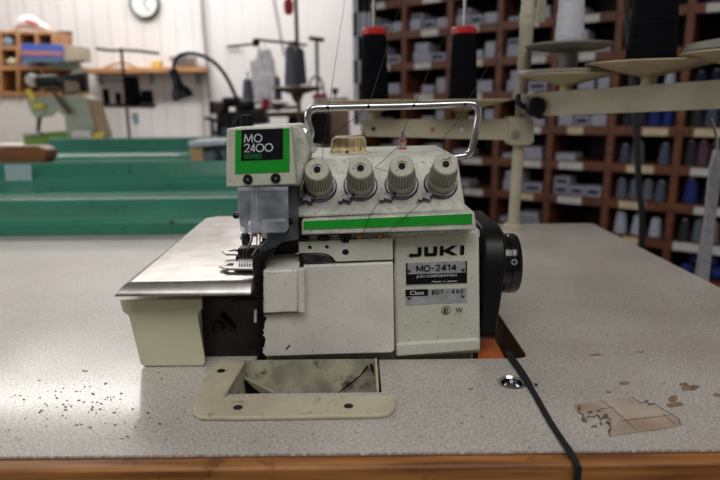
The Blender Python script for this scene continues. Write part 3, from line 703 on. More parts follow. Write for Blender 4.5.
# dark casting under the plate
mpart(fr([(200, 298), (262, 297), (263, 360), (205, 361)], YF + 0.004, 0.14), 'lower_casting', M['black_cast'], bevel=0.001)
mpart(fr([(232, 300), (262, 298), (262, 312), (246, 314), (244, 309), (232, 308)], YF - 0.006, 0.012), 'casting_boss', M['black_cast'], bevel=0.0015)
mpart(MB().tube([P(220, 316, YF + 0.001), P(234, 331, YF + 0.001)], 0.0024, 10), 'lever', M['black_plastic'])
mpart(MB().lathe([(0.005, 0), (0.005, 0.003), (0.003, 0.004)], P(218.5, 327, YF + 0.004), (0, -1, 0), 20), 'casting_screw', M['black_plastic'])
mpart(MB().cyl(P(255.5, 310, YF - 0.008), P(255.3, 322, YF - 0.008), 0.0012), 'pin', M['white_ink'])
# right end: belt cover and hand wheel
xa = X(480, 280, YF + 0.02); xb = X(502, 280, YF + 0.02)
zb0, zb1 = Z(490, 339, YF + 0.01), Z(490, 226, YF + 0.03)
bcx = []
cy0, cy1 = YF + 0.006, YF + 0.135
for y, z in ((cy0 + 0.006, zb0), (cy0, zb0 + 0.006), (cy0 - 0.001, zb1 - 0.030), (cy0 + 0.004, zb1 - 0.012), (cy0 + 0.014, zb1 - 0.003), (cy0 + 0.028, zb1), (cy1 - 0.03, zb1), (cy1 - 0.01, zb1 - 0.008), (cy1, zb1 - 0.03), (cy1, zb0)): bcx.append((y, z))
mpart(MB().hexa([(xa, y, z) for y, z in bcx], [(xb - (0.0065 if z < zb0 + 0.02 else 0.0), y, z) for y, z in bcx]), 'belt_cover', M['black_plastic'], bevel=0.0025, seg=3)
wc = P(511, 263, YF + 0.055); wr = 0.0262
xw1 = X(520.5, 263, YF + 0.04)
hw = mpart(MB().lathe([(wr * 0.8, 0), (wr * 0.95, 0.0), (wr, 0.0012), (wr, 0.010), (wr * 0.985, 0.0105), (wr * 0.985, 0.0115), (wr, 0.012), (wr, xw1 - xb - 0.002), (wr * 0.95, xw1 - xb), (wr * 0.72, xw1 - xb), (wr * 0.66, xw1 - xb - 0.004), (wr * 0.3, xw1 - xb - 0.004)],
                (xb - 0.0005, wc.y, wc.z), (1, 0, 0), 64), 'handwheel', M['black_gloss'])
d_ = Vector((0, -1, 0.3)).normalized(); p = Vector((xb + 0.012, wc.y, wc.z)) + d_ * (wr - 0.0008)
MB().cyl(p, p + d_ * 0.0012, 0.0027).build('set_screw', M['steel'], hw, MO)
MB().cyl(p, p + d_ * 0.0014, 0.0013).build('screw_socket', M['hole'], hw, MO)
# orange board in the cut-out below the belt cover
q = zp([(478, 338), (494.5, 336), (505.5, 356.5), (478, 357)], ZT - 0.002)
mpart(MB().prism([Vector((k.x, k.y, ZT - 0.0045)) for k in q], (0, 0, -0.003)), 'orange_sole_plate', M['orange_board'], label='orange board under the belt cover')
mpart(MB().box(X(300, 360, YF), xr - 0.001, yh + 0.0005, yh + 0.165, ZT - 0.055, ZT - 0.052), 'oil_pan', M['black_cast'])
# lettering and plates on the column
YP = YF - 0.0003
def cl(pts, d=0.0004): return MB().prism(PP(pts, YF - d), (0, d + 0.0002, 0))
Lx = (P(467, 246, YP) - P(409, 248.5, YP)); exx = Lx / 58.0; ezz = Vector((0, 0, (Z(409, 247.5, YP) - Z(409, 256.8, YP)) / 9.0))
A = P(409.2, 256.9, YP)
JU = [[(0, 0), (0, 3.0), (4.2, 3.0), (4.2, 2.6), (8.4, 2.6), (8.4, 9), (12.4, 9), (12.4, 2), (11, 0)],
      [(15, 9), (19, 9), (19, 2.8), (24, 2.8), (24, 9), (28, 9), (28, 1.4), (26.8, 0), (16.2, 0), (15, 1.2)],
      [(30.6, 0), (30.6, 9), (34.4, 9), (34.4, 0)], [(34.4, 5.4), (35.2, 5.4), (42.5, 9), (48, 9), (40.4, 4.6), (48.6, 0), (43, 0), (35.2, 3.6), (34.4, 3.6)],
      [(51, 0), (51, 9), (55, 9), (55, 0)]]
mb = MB()
for g in JU: mb.prism([A + exx * x + ezz * z for x, z in g], (0, -0.0004, 0))
mpart(mb, 'lettering', M['black_ink'])
pl = mpart(cl([(406, 263.2), (466.8, 260.8), (467, 283.5), (406.5, 285.6)]), 'model_plate', M['plate_metal'])
def sub(mb, n, m, par): return mb.build(n, m, par, MO)
sub(cl([(406.8, 274.5), (466.3, 272.6), (466.4, 282.8), (407, 284.6)], 0.0006), 'black_band', M['black_ink'], pl)
sub(cl([(405.8, 263.3), (407.5, 263.2), (407.8, 284.6), (406.2, 285)], 0.0006), 'plate_edge', M['black_ink'], pl)
sub(cl([(465.4, 261), (467, 260.9), (467.1, 283), (465.6, 283.2)], 0.0006), 'plate_edge', M['black_ink'], pl)
YQ = YF - 0.0007
glyphs('MO-2414', P(416.8, 271.6, YQ), P(456.2, 270.0, YQ), 0.0046, 1.5, M['black_ink'], 'lettering', pl, MO)
text_mesh('JUKI CORPORATION', P(416.5, 278.4, YQ), P(456.5, 276.9, YQ), 0.0024, M['white_ink'], 'lettering', pl, MO)
text_mesh('Made in Japan', P(432, 282.9, YQ), P(457, 282.0, YQ), 0.0016, M['white_ink'], 'lettering', pl, MO)
pl2 = mpart(cl([(405.3, 290), (467, 288), (467.2, 302.5), (405.4, 305)]), 'class_plate', M['plate_metal'])
sub(cl([(405.6, 290), (428, 289.3), (428, 295.8), (405.6, 296.6)], 0.0006), 'black_band', M['black_ink'], pl2)
text_mesh('Class', P(410, 294.9, YQ), P(424, 294.4, YQ), 0.0032, M['white_ink'], 'lettering', pl2, MO, bold=0.0)
glyphs('BD7 - 4A0', P(432.3, 294.2, YQ), P(463, 292.8, YQ), 0.0030, 1.4, M['black_ink'], 'lettering', pl2, MO, 3.2)
for par, l in ((pl, ((409, 270.6), (463, 269.3))), (pl2, ((409.3, 297.8), (463, 295.8)))):
    for u, v in l: sub(MB().lathe([(0.0014, -0.0002), (0.0014, 0.0008), (0.0008, 0.0013)], P(u, v, YF - 0.0004), (0, -1, 0), 14), 'rivet', M['dark_steel'], par)
for u, v, ch_ in ((446, 310.3, 'E'), (459, 309.7, 'W')):
    d_ = mpart(MB().lathe([(0.0037, -0.0002), (0.0037, 0.0004)], P(u, v, YF), (0, -1, 0), 28), 'round_sticker', mat('aged_sticker_' + ch_, (186, 178, 140) if ch_ == 'E' else (198, 198, 180), 0.5))
    if ch_ == 'E':
        pts = circ(P(u, v, YF - 0.0004), 0.0036, 28); pts.append(pts[0]); MB().tube(pts, 0.0002, 5).build('ring', M['black_ink'], d_, MO)
    hw_ = 2.2 if ch_ == 'E' else 3.4
    text_mesh(ch_, P(u - hw_, v + 2.9, YQ), P(u + hw_, v + 2.9, YQ), 0.0042, M['black_ink'], 'lettering', d_, MO, bold=0.0)

# ------------------------------------------------------------------ threads over the machine
thr = [([(346, -8, .80), (337, 52, .62), (329, 106, HY - .003)], [(327.5, 107.5, HY - .003), (323, 150, YF + .02), (322, 160, YF + .012)], 'thin dark thread dropping to the leftmost hole of the chrome handle'),
       ([(404, -8, .85), (386, 52, .64), (369, 105, HY - .003)], [(368.5, 107, HY - .003), (350, 122, YF + .03), (322, 143, YF + .03)], 'thin dark thread crossing the left black cone down to the chrome handle'),
       ([(466, -8, .85), (437, 52, .64), (414.5, 104, HY - .003)], [(414, 106, HY - .003), (405, 128, YF + .03), (398, 147, YF + .02), (375, 168, YF + .002), (390, 172, YF)], 'thin dark thread slanting between the two red-topped cones to the handle'),
       ([(528, -8, .85), (497, 52, .64), (466, 103, HY - .003)], [(465, 105, HY - .003), (455, 125, YF + .03), (441, 140, YF + .02), (446, 158, YF + .012)], 'thin dark thread crossing the right black cone to the handle end')]
for a, b, lb in thr:
    mb = MB(); mb.tube([P(*k) for k in a + b[1:]], 0.00022, 6)
    tag(mb.build('sewing_thread', M['thread_dark'], None, P(*a[-1])), lb, 'thread')
for l, lb in (([(421, 203, YF - .014), (400, 221, YF - .018), (384, 236, YF - .018)], 'dark thread from the rightmost bracket down to the right brass eyelet'),
              ([(380, 200, YF - .013), (370, 215, YF - .018), (362, 237, YF - .018)], 'dark thread from the third bracket down to the left brass eyelet')):
    tag(MB().tube([P(*k) for k in l], 0.00025, 6).build('sewing_thread', M['thread_dark'], None, P(*l[1])), lb, 'thread')

# ------------------------------------------------------------------ green troughs behind the tables
def trough(x0, x1, dy, label, extra=None):
    t = thing('green_metal_trough', label, 'trough', ((x0 + x1) / 2, 1.02 + dy, ZT), 'green sheet metal troughs')
    prof = [(0.945, 0.0008), (0.945, 0.018), (0.948, 0.0245), (0.954, 0.0275), (0.961, 0.0255), (0.970, 0.018), (0.985, 0.009), (1.00, 0.003), (1.03, 0.001), (1.06, 0.008), (1.085, 0.020), (1.097, 0.0285),
            (1.105, 0.0335), (1.113, 0.0358), (1.125, 0.0350), (1.16, 0.0320), (1.19, 0.0305), (1.22, 0.0305), (1.25, 0.0335), (1.275, 0.0395), (1.287, 0.046), (1.294, 0.055), (1.304, 0.083), (1.309, 0.0855), (1.316, 0.083)]
    MB().sheet([(y + dy, z + ZT) for y, z in prof], x0, x1).build('sheet', M['trough'], t, t.location, angle=50)
    for x in (x0 + 0.06, x1 - 0.06):
        MB().box(x - 0.02, x + 0.02, 1.19 + dy, 1.23 + dy, 0, ZT + 0.0285).build('leg', M['dark_steel'], t, t.location)
    return t
t1 = trough(-1.1, -0.12, 0, 'long glossy green metal trough directly behind the near table')
t2 = trough(-1.20, -0.30, 1.05, 'second green metal trough farther back, behind the first one')
def slab(name, pts, Y, d, m, par, bev=0.0): return MB().prism(PP(pts, Y), (0, d, 0)).build(name, m, par, par.location if par else (0, 0, 0), bevel=bev)
M['tapew'] = mat('pale_tape', (176, 198, 200), 0.6); M['tapeb'] = mat('beige_tape', (196, 180, 150), 0.6)
slab('tape_patch', [(4, 165), (31, 164.5), (32, 182.5), (6, 183)], 1.289, 0.0012, M['tapew'], t1)['label'] = 'pale blue tape'
slab('tape_patch', [(139, 151), (157, 150.5), (158, 157), (140, 157)], 2.338, 0.0012, M['tapeb'], t2)['label'] = 'beige tape'
mb = MB().cyl(P(171.5, 222, 0.9465), P(171.5, 222, 0.943), 0.0025); mb.build('bolt', M['stain_dark'], t1, t1.location)

# middle table carrying the second trough (mostly hidden)
def simple_table(name, x0, x1, y0, y1, label, z=ZT, m='laminate'):
    t = thing(name, label, 'table', ((x0 + x1) / 2, (y0 + y1) / 2, 0))
    MB().box(x0, x1, y0, y1, z - 0.035, z).build('tabletop', M[m], t, t.location, bevel=0.002)
    for x in (x0 + 0.05, x1 - 0.05):
        for y in (y0 + 0.05, y1 - 0.05): MB().box(x - 0.02, x + 0.02, y - 0.02, y + 0.02, 0, z - 0.035).build('leg', M['dark_steel'], t, t.location)
    return t
bt = thing('brown_wooden_bench', 'brown wooden bench end beside the far green trough at left', 'bench', (P(0, 155, 1.9).x, 1.92, 0))
q = PP([(-60, 147), (38, 146), (46, 150), (47, 158), (42, 164), (-60, 168)], 1.88)
MB().prism(q, (0, 0.07, 0)).build('bench_top', mat('bench_brown', (150, 98, 54), 0.45, var2=(116, 74, 40), vscale=6, stretch=(1, 4, 4)), bt, bt.location, bevel=0.004)
zq = min(k.z for k in q)
for xx in (q[0].x + 0.05, q[2].x - 0.05): MB().box(xx - 0.02, xx + 0.02, 1.89, 1.93, 0, zq + 0.002).build('leg', M['dark_steel'], bt, bt.location)
t3 = simple_table('work_table', -2.1, -0.02, 2.75, 3.6, 'far work table behind the second green trough carrying other machines', m='wall_plain')

# ------------------------------------------------------------------ things on and at the back wall
YW = 5.97
ck = thing('wall_clock', 'round white wall clock with a dark rim, cut off at the top', 'clock', P(144, 6, YW))
ckc = P(144.5, 3.5, YW)
MB().lathe([(0.125, 0), (0.14, 0.005), (0.14, 0.035), (0.128, 0.045), (0.122, 0.03), (0.115, 0.025)], ckc + Vector((0, 0.02, 0)), (0, -1, 0), 40).build('rim', mat('clock_rim', (70, 72, 76), 0.3, 0.5), ck, ck.location)
MB().lathe([(0.118, 0.02), (0.118, 0.034)], ckc + Vector((0, 0.02, 0)), (0, -1, 0), 36).build('dial', mat('clock_dial', (228, 232, 230), 0.4), ck, ck.location)
for a_, l_ in ((0.6, 0.06), (2.6, 0.09)):
    MB().tube([ckc + Vector((0, -0.018, 0)), ckc + Vector((l_ * math.sin(a_), -0.018, l_ * math.cos(a_)))], 0.004, 6).build('hand', M['black_ink'], ck, ck.location)
# wall shelf
M['pine'] = mat('orange_pine', (190, 142, 96), 0.5, var2=(160, 112, 72), vscale=5, stretch=(1, 5, 5))
sh_ = thing('wall_shelf', 'narrow orange pine shelf on the white wall behind the black cones', 'shelf', P(150, 72, 5.9))
MB().prism(PP([(84, 68.5), (203, 66.5), (203, 71.5), (84, 73.5)], 5.75), (0, 0.245, 0)).build('board', M['pine'], sh_, sh_.location, bevel=0.003)
for u in (100, 150, 196): MB().prism(PP([(u, 72), (u + 2, 72), (u + 2, 84), (u, 84)], 5.97), (0, 0.02, 0)).build('bracket', M['dark_steel'], sh_, sh_.location)
def solo(name, pts, Y, d, m, label, cat, group=None, bev=0.003):
    q = PP(pts, Y); c = sum(q, Vector()) / len(q); c.z = min(k.z for k in q)
    return tag(MB().prism(q, (0, d, 0)).build(name, m, None, c, bevel=bev), label, cat, group)
solo('yellow_box', [(151, 67.4), (160, 67.2), (160, 61), (151, 61.4)], 5.8, 0.1, mat('yellow_card', (222, 184, 96), 0.6), 'small yellow box on the pine wall shelf', 'box')
p = P(184, 66.8, 5.86)
tag(MB().lathe([(0.06, 0.0), (0.10, 0.03), (0.135, 0.085), (0.128, 0.085), (0.09, 0.03)], p, seg=28).build('pale_bowl', mat('bowl', (190, 200, 210), 0.3), None, p), 'pale grey bowl at the right end of the pine wall shelf', 'bowl')
q = arc([P(104, 68, 5.8), P(114, 64.5, 5.8), P(122, 63, 5.8), P(130, 65, 5.8), P(138, 68, 5.8)], 4)
tag(MB().tube(q, 0.012, 8).build('wooden_hanger', M['pine'], None, q[0]), 'curved wooden hanger lying on the pine wall shelf', 'hanger')
# conduit and cable
tag(MB().tube([P(201, -15, 5.96), P(204, 30, 5.96), P(207, 62, 5.96), P(210, 100, 5.96), P(212, 140, 5.96)], 0.013, 8).build('wall_conduit', mat('conduit_grey', (128, 124, 120), 0.5), None, P(207, 60, 5.96)), 'grey conduit running down the white wall right of the pine shelf', 'pipe')
tag(MB().tube([P(200, 74, 5.95), P(203, 100, 5.95), P(204, 138, 5.95)], 0.010, 8).build('wall_cable', mat('cable_grey', (150, 146, 142), 0.5), None, P(203, 100, 5.95)), 'thin pale cable hanging below the right end of the pine shelf', 'cable')
tag(MB().tube([P(272, -10, 5.5), P(278, 20, 5.5), P(284, 56, 5.5)], 0.008, 8).build('hanging_wire', M['dark_steel'], None, P(278, 20, 5.5)), 'thin dark wire hanging in front of the white wall left of the grey cones', 'wire')
tag(MB().tube([P(226, 47, 5.96), P(240, 46.5, 5.96)], 0.010, 8).build('wall_rail', mat('rail_grey', (150, 150, 150), 0.5), None, P(232, 47, 5.96)), 'short grey rail on the wall right of the conduit', 'rail')

# wooden pigeonhole unit, top left
YU = 5.2
un = thing('wooden_pigeonhole_unit', 'light wooden pigeonhole unit against the wall at upper left', 'shelf', P(20, 96, YU))
UO = un.location.copy()
def ubox(l, Y, d, n, m='pine'): MB().prism(PP(l, Y), (0, d, 0)).build(n, M[m] if isinstance(m, str) else m, un, UO, bevel=0.002)
ubox([(-40, 30), (53, 31), (53, 34), (-40, 33.5)], YU, 0.30, 'shelf')
ubox([(-40, 46), (53, 47), (53, 50), (-40, 49.5)], YU, 0.30, 'shelf')
ubox([(-40, 66), (72, 66), (72, 70), (-40, 70)], YU, 0.30, 'shelf')
ubox([(-40, 92), (72, 92), (72, 96), (-40, 96)], YU, 0.30, 'shelf')
for u, v0, v1 in ((-2, 30, 98), (16, 31, 98), (34.5, 31, 50), (51, 31, 50), (40, 66, 96), (70, 66, 96)):
    ubox([(u, v0), (u + 3, v0), (u + 3.6, v1), (u + 0.6, v1)], YU - 0.005, 0.305, 'upright')
ubox([(-40, 31), (72, 31), (72, 97), (-40, 97)], YU + 0.32, 0.01, 'back_board', mat('unit_back', (110, 70, 42), 0.7))
zz = P(0, 97, YU).z
MB().box(P(-40, 97, YU).x, P(72, 97, YU).x, YU + 0.02, YU + 0.3, 0, zz - 0.002).build('base_cabinet', M['wall_plain'], un, UO)
bb_ = solo('blue_file_box', [(20, 43.5), (62, 44.5), (62.5, 62.5), (22, 62)], YU - 0.12, 0.115, mat('blue_card', (72, 96, 176), 0.6), 'blue file box with an orange stripe in front of the wooden pigeonholes', 'box')
for l, m_ in (([(20.3, 51), (62, 52), (62, 55.5), (20.5, 54.5)], mat('terracotta_stripe', (190, 120, 96), 0.6)), ([(23, 58), (62.3, 59), (62.4, 62.3), (23.3, 61.8)], mat('slate_stripe', (84, 108, 120), 0.6))):
    MB().prism(PP(l, YU - 0.123), (0, 0.004, 0)).build('stripe', m_, bb_, bb_.location)
solo('grey_beige_box', [(63, 45), (80, 46), (81, 60), (63.5, 62)], YU - 0.10, 0.2, mat('beige_card', (176, 162, 144), 0.6), 'grey-beige box standing right of the blue striped box', 'box')
solo('green_grey_box', [(46, 62.5), (76, 62), (80, 66), (80, 78), (72, 78), (72, 70), (46, 66)], YU - 0.06, 0.05, mat('sage_card', (140, 150, 132), 0.6), 'sage-grey box under the grey-beige box', 'box')
q = arc([P(14, 30, YU + .1), P(20, 24, YU + .1), P(28, 22, YU + .1), P(38, 25, YU + .1), P(50, 29.5, YU + .1)], 4)
bg = MB(); bg.tube(q, [0.01 + 0.045 * math.sin(math.pi * i / (len(q) - 1)) for i in range(len(q))], 10)
bgo = tag(bg.build('white_plastic_bag', mat('white_bag', (222, 218, 222), 0.5, bump=0.5, bscale=20), None, q[0]), 'white plastic bag with a red mark lying on top of the pigeonholes', 'bag')
MB().tube([P(26, 20.5, YU + 0.04), P(32, 22, YU + 0.035), P(38, 24, YU + 0.04)], 0.012, 8).build('red_print', M['red'], bgo, bgo.location)
cl_ = 0
for (u, v, ru, rv, c_, lb) in ((9, 42, 5.5, 6.5, (150, 156, 170), 'grey-white bundled cloth in the upper left pigeonhole'), (13, 62, 5, 4, (208, 196, 170), 'cream bundled cloth in the lower left pigeonhole'),
                              (28, 64, 8, 3, (168, 168, 208), 'lilac folded cloth below the blue striped box')):
    c = P(u, v, YU + 0.05); k = YU / FPX
    mb = MB(); bmesh.ops.create_icosphere(mb.bm, subdivisions=3, radius=1)
    for w_ in mb.bm.verts:
        n_ = 1 + 0.12 * math.sin(7 * w_.co.x + 3 * w_.co.z) + 0.08 * math.sin(11 * w_.co.z + 5 * w_.co.y)
        w_.co = c + Vector((w_.co.x * ru * k * n_, w_.co.y * 0.045 * n_, w_.co.z * rv * k * n_))
    tag(mb.build('cloth_bundle', mat('bundle_%d' % u, c_, 0.8, var=0.15, vscale=20), None, c), lb, 'cloth')

# green and cream sewing machine, left background (stands on the far table)
YG = 3.15
gm = thing('flatbed_sewing_machine', 'pale green sewing machine with a lime green bed and black motor on top', 'sewing machine', P(55, 145, YG))
GO = gm.location.copy()
def gp(l, Y, d, n, m, bev=0.004): return MB().prism(PP(l, Y), (0, d, 0)).build(n, m, gm, GO, bevel=bev)
sage = mat('sage_enamel', (160, 172, 150), 0.4, var=0.05); lime = mat('lime_enamel', (112, 150, 58), 0.4)
gp([(26, 98), (46, 96), (80, 95), (88, 98), (98, 137), (66, 137), (64, 116), (56, 111), (46, 112), (42, 117), (34, 118), (28, 108)], YG, 0.13, 'arm', sage, 0.008)
gp([(22, 134), (66, 131), (100, 132), (100, 147), (24, 147)], YG + 0.01, 0.16, 'bed', lime, 0.006)
gp([(22, 133), (40, 132), (40, 135), (22, 136)], YG - 0.02, 0.18, 'throat_plate', M['steel'])
gp([(72, 130), (90, 130), (92, 138), (70, 138)], YG - 0.03, 0.03, 'name_badge', M['wall_plain'])
gp([(86, 99), (90, 99), (102, 137), (97, 137)], YG - 0.004, 0.14, 'belt_guard', mat('tan_guard', (150, 130, 100), 0.5))
MB().cyl(P(38, 82, YG + .06), P(58, 81, YG + .06), 0.032, seg=24).build('motor', M['black_plastic'], gm, GO, bevel=0.003)
MB().cyl(P(58, 84, YG + .06), P(82, 82, YG + .06), 0.020, seg=24).build('motor_shaft', M['black_plastic'], gm, GO)
MB().lathe([(0.018, -0.02), (0.03, -0.01), (0.033, 0.01), (0.02, 0.03)], P(33, 80, YG + .06), (-1, 0, 0), 24).build('white_cap', M['wall_plain'], gm, GO)
gp([(60, 76), (84, 72), (86, 92), (62, 95)], YG + 0.05, 0.05, 'winder_frame', M['black_plastic'])
gp([(64, 80), (78, 82), (80, 92), (64, 94)], YG + 0.03, 0.02, 'winder_plate', mat('tan_plate', (140, 122, 104), 0.5))
yel = mat('yellow_paint', (226, 204, 50), 0.4)
MB().cyl(P(34, 106, YG - .01), P(44, 106, YG - .01), 0.013, seg=16).build('yellow_lever', yel, gm, GO)
gp([(25, 89), (30, 89), (36, 100), (30, 101)], YG - 0.01, 0.02, 'yellow_hook', yel)
gp([(93, 133), (101, 132), (101, 138), (93, 139)], YG - 0.02, 0.03, 'yellow_foot', yel)
MB().tube([P(54, 92, YG - .02), P(62, 104, YG - .02), P(70, 113, YG - .02)], 0.012, 8).build('take_up_lever', mat('brown_lever', (84, 66, 54), 0.5), gm, GO)
MB().cyl(P(40, 114, YG + .03), P(38, 132, YG + .03), 0.010).build('needle_bar', M['black_cast'], gm, GO)
MB().cyl(P(46, 113, YG + .03), P(37, 121, YG + .02), 0.006).build('thread_hook', M['black_cast'], gm, GO)
MB().lathe([(0.03, -0.012), (0.036, 0), (0.03, 0.012)], P(103, 136, YG + 0.06), (1, 0, 0), 24).build('pulley', M['black_plastic'], gm, GO)

# generic cone
def cone(name, base, r0, r1, h, m, label, cat='thread cone', group=None, cap=None, spool=True):
    t = thing(name, label, cat, base, group)
    b = Vector(base)
    prof = [(r0 * 0.92, 0.0), (r0, h * 0.03)] + [(r0 + (r1 - r0) * k / 10 + (0.0006 if k % 2 else 0), h * (0.03 + 0.94 * k / 10)) for k in range(1, 10)] + [(r1, h * 0.97), (r1 * 0.9, h)]
    MB().lathe(prof, b, seg=28).build('winding', m, t, b)
    if cap: MB().lathe([(r1 * 0.95, h * 0.985), (r1 * 1.06, h), (r1 * 1.06, h + h * 0.06), (r1 * 0.9, h + h * 0.085), (r1 * 0.35, h + h * 0.09)], b, seg=24).build('rim_cap', cap, t, b)
    elif spool: MB().lathe([(r1 * 0.55, h), (r1 * 0.42, h + h * 0.06), (r1 * 0.3, h + h * 0.062)], b, seg=16).build('spool_tip', M['spool'], t, b)
    return t
# black stand with four black cones (left background)
YB = 3.45
bs = thing('black_thread_stand', 'black thread stand with crossed top arms carrying black cones', 'thread stand', P(130, 141, YB))
BO = bs.location.copy()
pz = P(121, 48, YB); pbx = P(131, 136, YB)
MB().cyl((P(126, 100, YB).x, YB, ZT), (P(126, 100, YB).x, YB, P(122, 48, YB).z), 0.008).build('pole', M['black_plastic'], bs, BO)
MB().lathe([(0.06, 0), (0.06, 0.008), (0.012, 0.012)], (P(126, 100, YB).x, YB, ZT), seg=24).build('base', M['black_plastic'], bs, BO)
MB().tube([P(96, 48.5, YB - .1), P(112, 50.5, YB - .03), P(123, 50, YB), P(140, 51, YB + .03), P(159, 53.5, YB + .1)], 0.008, 8).build('top_arm', M['black_plastic'], bs, BO)
MB().tube([P(101, 105.5, YB), P(155, 106.5, YB)], 0.010, 8).build('cone_bar', M['black_plastic'], bs, BO)
MB().tube([P(98, 79, YB), P(128, 80, YB)], 0.006, 8).build('side_arm', M['black_plastic'], bs, BO)
for u, v0, v1, wpx, lb in ((107, 90, 105, 6.5, 'small black thread cone at the left end of the black stand'), (119, 93, 105, 6, 'smallest black cone, second from left on the black stand'),
                       (133.5, 78, 107, 16, 'tallest black cone on the black stand'), (148, 91, 105, 12, 'short black cone at the right end of the black stand')):
    b0 = P(u, v1, YB); k = YB / FPX
    b0.z += 0.010
    cone('thread_cone', b0, wpx / 2 * k, wpx / 2 * k * 0.9, (v1 - v0) * k - 0.01, M['black_yarn'], lb, group='black cones on the black stand', spool=False)
for u, v, ru in ((107, 105, 7), (119, 105, 6), (134, 107, 10), (148, 105, 9)):
    MB().lathe([(ru * YB / FPX * .8, -0.004), (ru * YB / FPX, 0.009)], P(u, v, YB), seg=20).build('cone_dish', M['black_plastic'], bs, BO)
solo('paper_tag', [(131, 114), (138, 113), (139, 124), (134, 125)], YB - 0.03, 0.002, mat('blue_paper', (168, 180, 208), 0.6), 'small pale blue paper tag hanging on the pole under the black cones', 'tag', bev=0)

# gooseneck lamp
YN = 2.44
gl_ = thing('gooseneck_lamp', 'black gooseneck lamp arching over the far table, shade hanging down', 'lamp', P(241, 150, YN))
GLO = gl_.location.copy()
q = arc([P(246, 142, YN), P(243, 118, YN), P(237, 100, YN), P(228, 80, YN), P(217, 65, YN), P(204, 56.5, YN), P(190, 53.5, YN), P(179, 56, YN), P(174.5, 63, YN), P(174, 73, YN)], 6)
MB().tube(q, 0.0075, 12).build('gooseneck', M['black_plastic'], gl_, GLO)
a_ = P(173, 71, YN); b_ = P(184, 99, YN); ax = b_ - a_
L_ = ax.length
MB().lathe([(0.013, -0.006), (0.018, 0.0), (0.020, L_ * 0.42), (0.024, L_ * 0.5), (0.040, L_ * 0.72), (0.042, L_ * 0.95), (0.038, L_)], a_, ax, 28).build('lamp_shade', M['black_plastic'], gl_, GLO)
MB().lathe([(0.05, 0), (0.05, 0.012), (0.02, 0.03)], (P(246, 142, YN).x, YN, P(246, 143, YN).z - 0.012), seg=24).build('base', M['black_plastic'], gl_, GLO)

# second overlock machine seen behind (dark cluster)
YK = 2.55
k_ = thing('far_overlock_machine', 'dark blue-grey overlock machine on the far table below the gooseneck lamp', 'sewing machine', P(245, 150, YK))
KO = k_.location.copy()
bg_ = mat('blue_grey_enamel', (112, 124, 142), 0.4, var=0.1)
def kp(l, Y, d, n, m, bev=0.004): return MB().prism(PP(l, Y), (0, d, 0)).build(n, m, k_, KO, bevel=bev)
kp([(206, 145), (262, 140), (262, 165), (206, 165)], YK + 0.02, 0.2, 'bed', bg_)
kp([(216, 112), (262, 110), (266, 124), (230, 128), (228, 144), (216, 144)], YK, 0.14, 'arm', M['black_cast'])
kp([(222, 128), (246, 126), (246, 140), (222, 143)], YK - 0.01, 0.02, 'face_plate', bg_)
for u, v, r, n in ((219, 107, 0.028, 'motor_end'), (232, 102, 0.022, 'tension_post'), (245, 106, 0.024, 'drive_wheel')):
    MB().lathe([(r * .8, -0.04), (r, -0.03), (r, 0.03), (r * .8, 0.04)], P(u, v, YK + 0.05), (1, 0.3, 0), 20).build(n, M['black_plastic'], k_, KO)
MB().lathe([(0.02, -0.01), (0.025, 0.0), (0.02, 0.02)], P(219, 107, YK - 0.0), (0, -1, 0), 20).build('rusty_cap', mat('rusty_brown', (96, 66, 56), 0.6), k_, KO)
for l in (((212, 120), (214, 150)), ((226, 118), (236, 150)), ((240, 112), (232, 130)), ((205, 118), (222, 122)), ((214, 132), (228, 138))):
    MB().tube([P(*l[0], YK - 0.03), P(*l[1], YK - 0.03)], 0.007, 8).build('linkage_rod', M['black_cast'], k_, KO)
ws = thing('small_white_stand', 'small white topped stand with a pale wood side beside the far trough', 'stand', (P(207, 150, 1.9).x, 1.9, 0))
q = PP([(188, 141.5), (226, 140), (226, 145), (192, 147.5), (188, 145)], 1.84)
MB().prism(q, (0, 0.13, 0)).build('stand_top', mat('white_top', (205, 215, 228), 0.35), ws, ws.location, bevel=0.003)
q = PP([(189.5, 147), (202, 146), (204, 170), (192, 170)], 1.85); MB().prism(q, (0, 0.11, 0)).build('side_panel', mat('pale_ply', (196, 168, 120), 0.5), ws, ws.location)
q = PP([(204, 148), (226, 146), (226, 170), (204, 170)], 1.87); MB().prism(q, (0, 0.08, 0)).build('front_panel', mat('grey_metal_panel', (128, 142, 160), 0.4), ws, ws.location)
x_ = P(207, 170, 1.9).x; MB().box(x_ - 0.02, x_ + 0.02, 1.88, 1.92, 0, P(207, 169, 1.9).z).build('leg', M['dark_steel'], ws, ws.location)
MB().tube([P(216, 150, 1.862), P(221, 158, 1.862), P(212, 163, 1.862)], 0.008, 8).build('foot_lever', M['black_cast'], ws, ws.location)

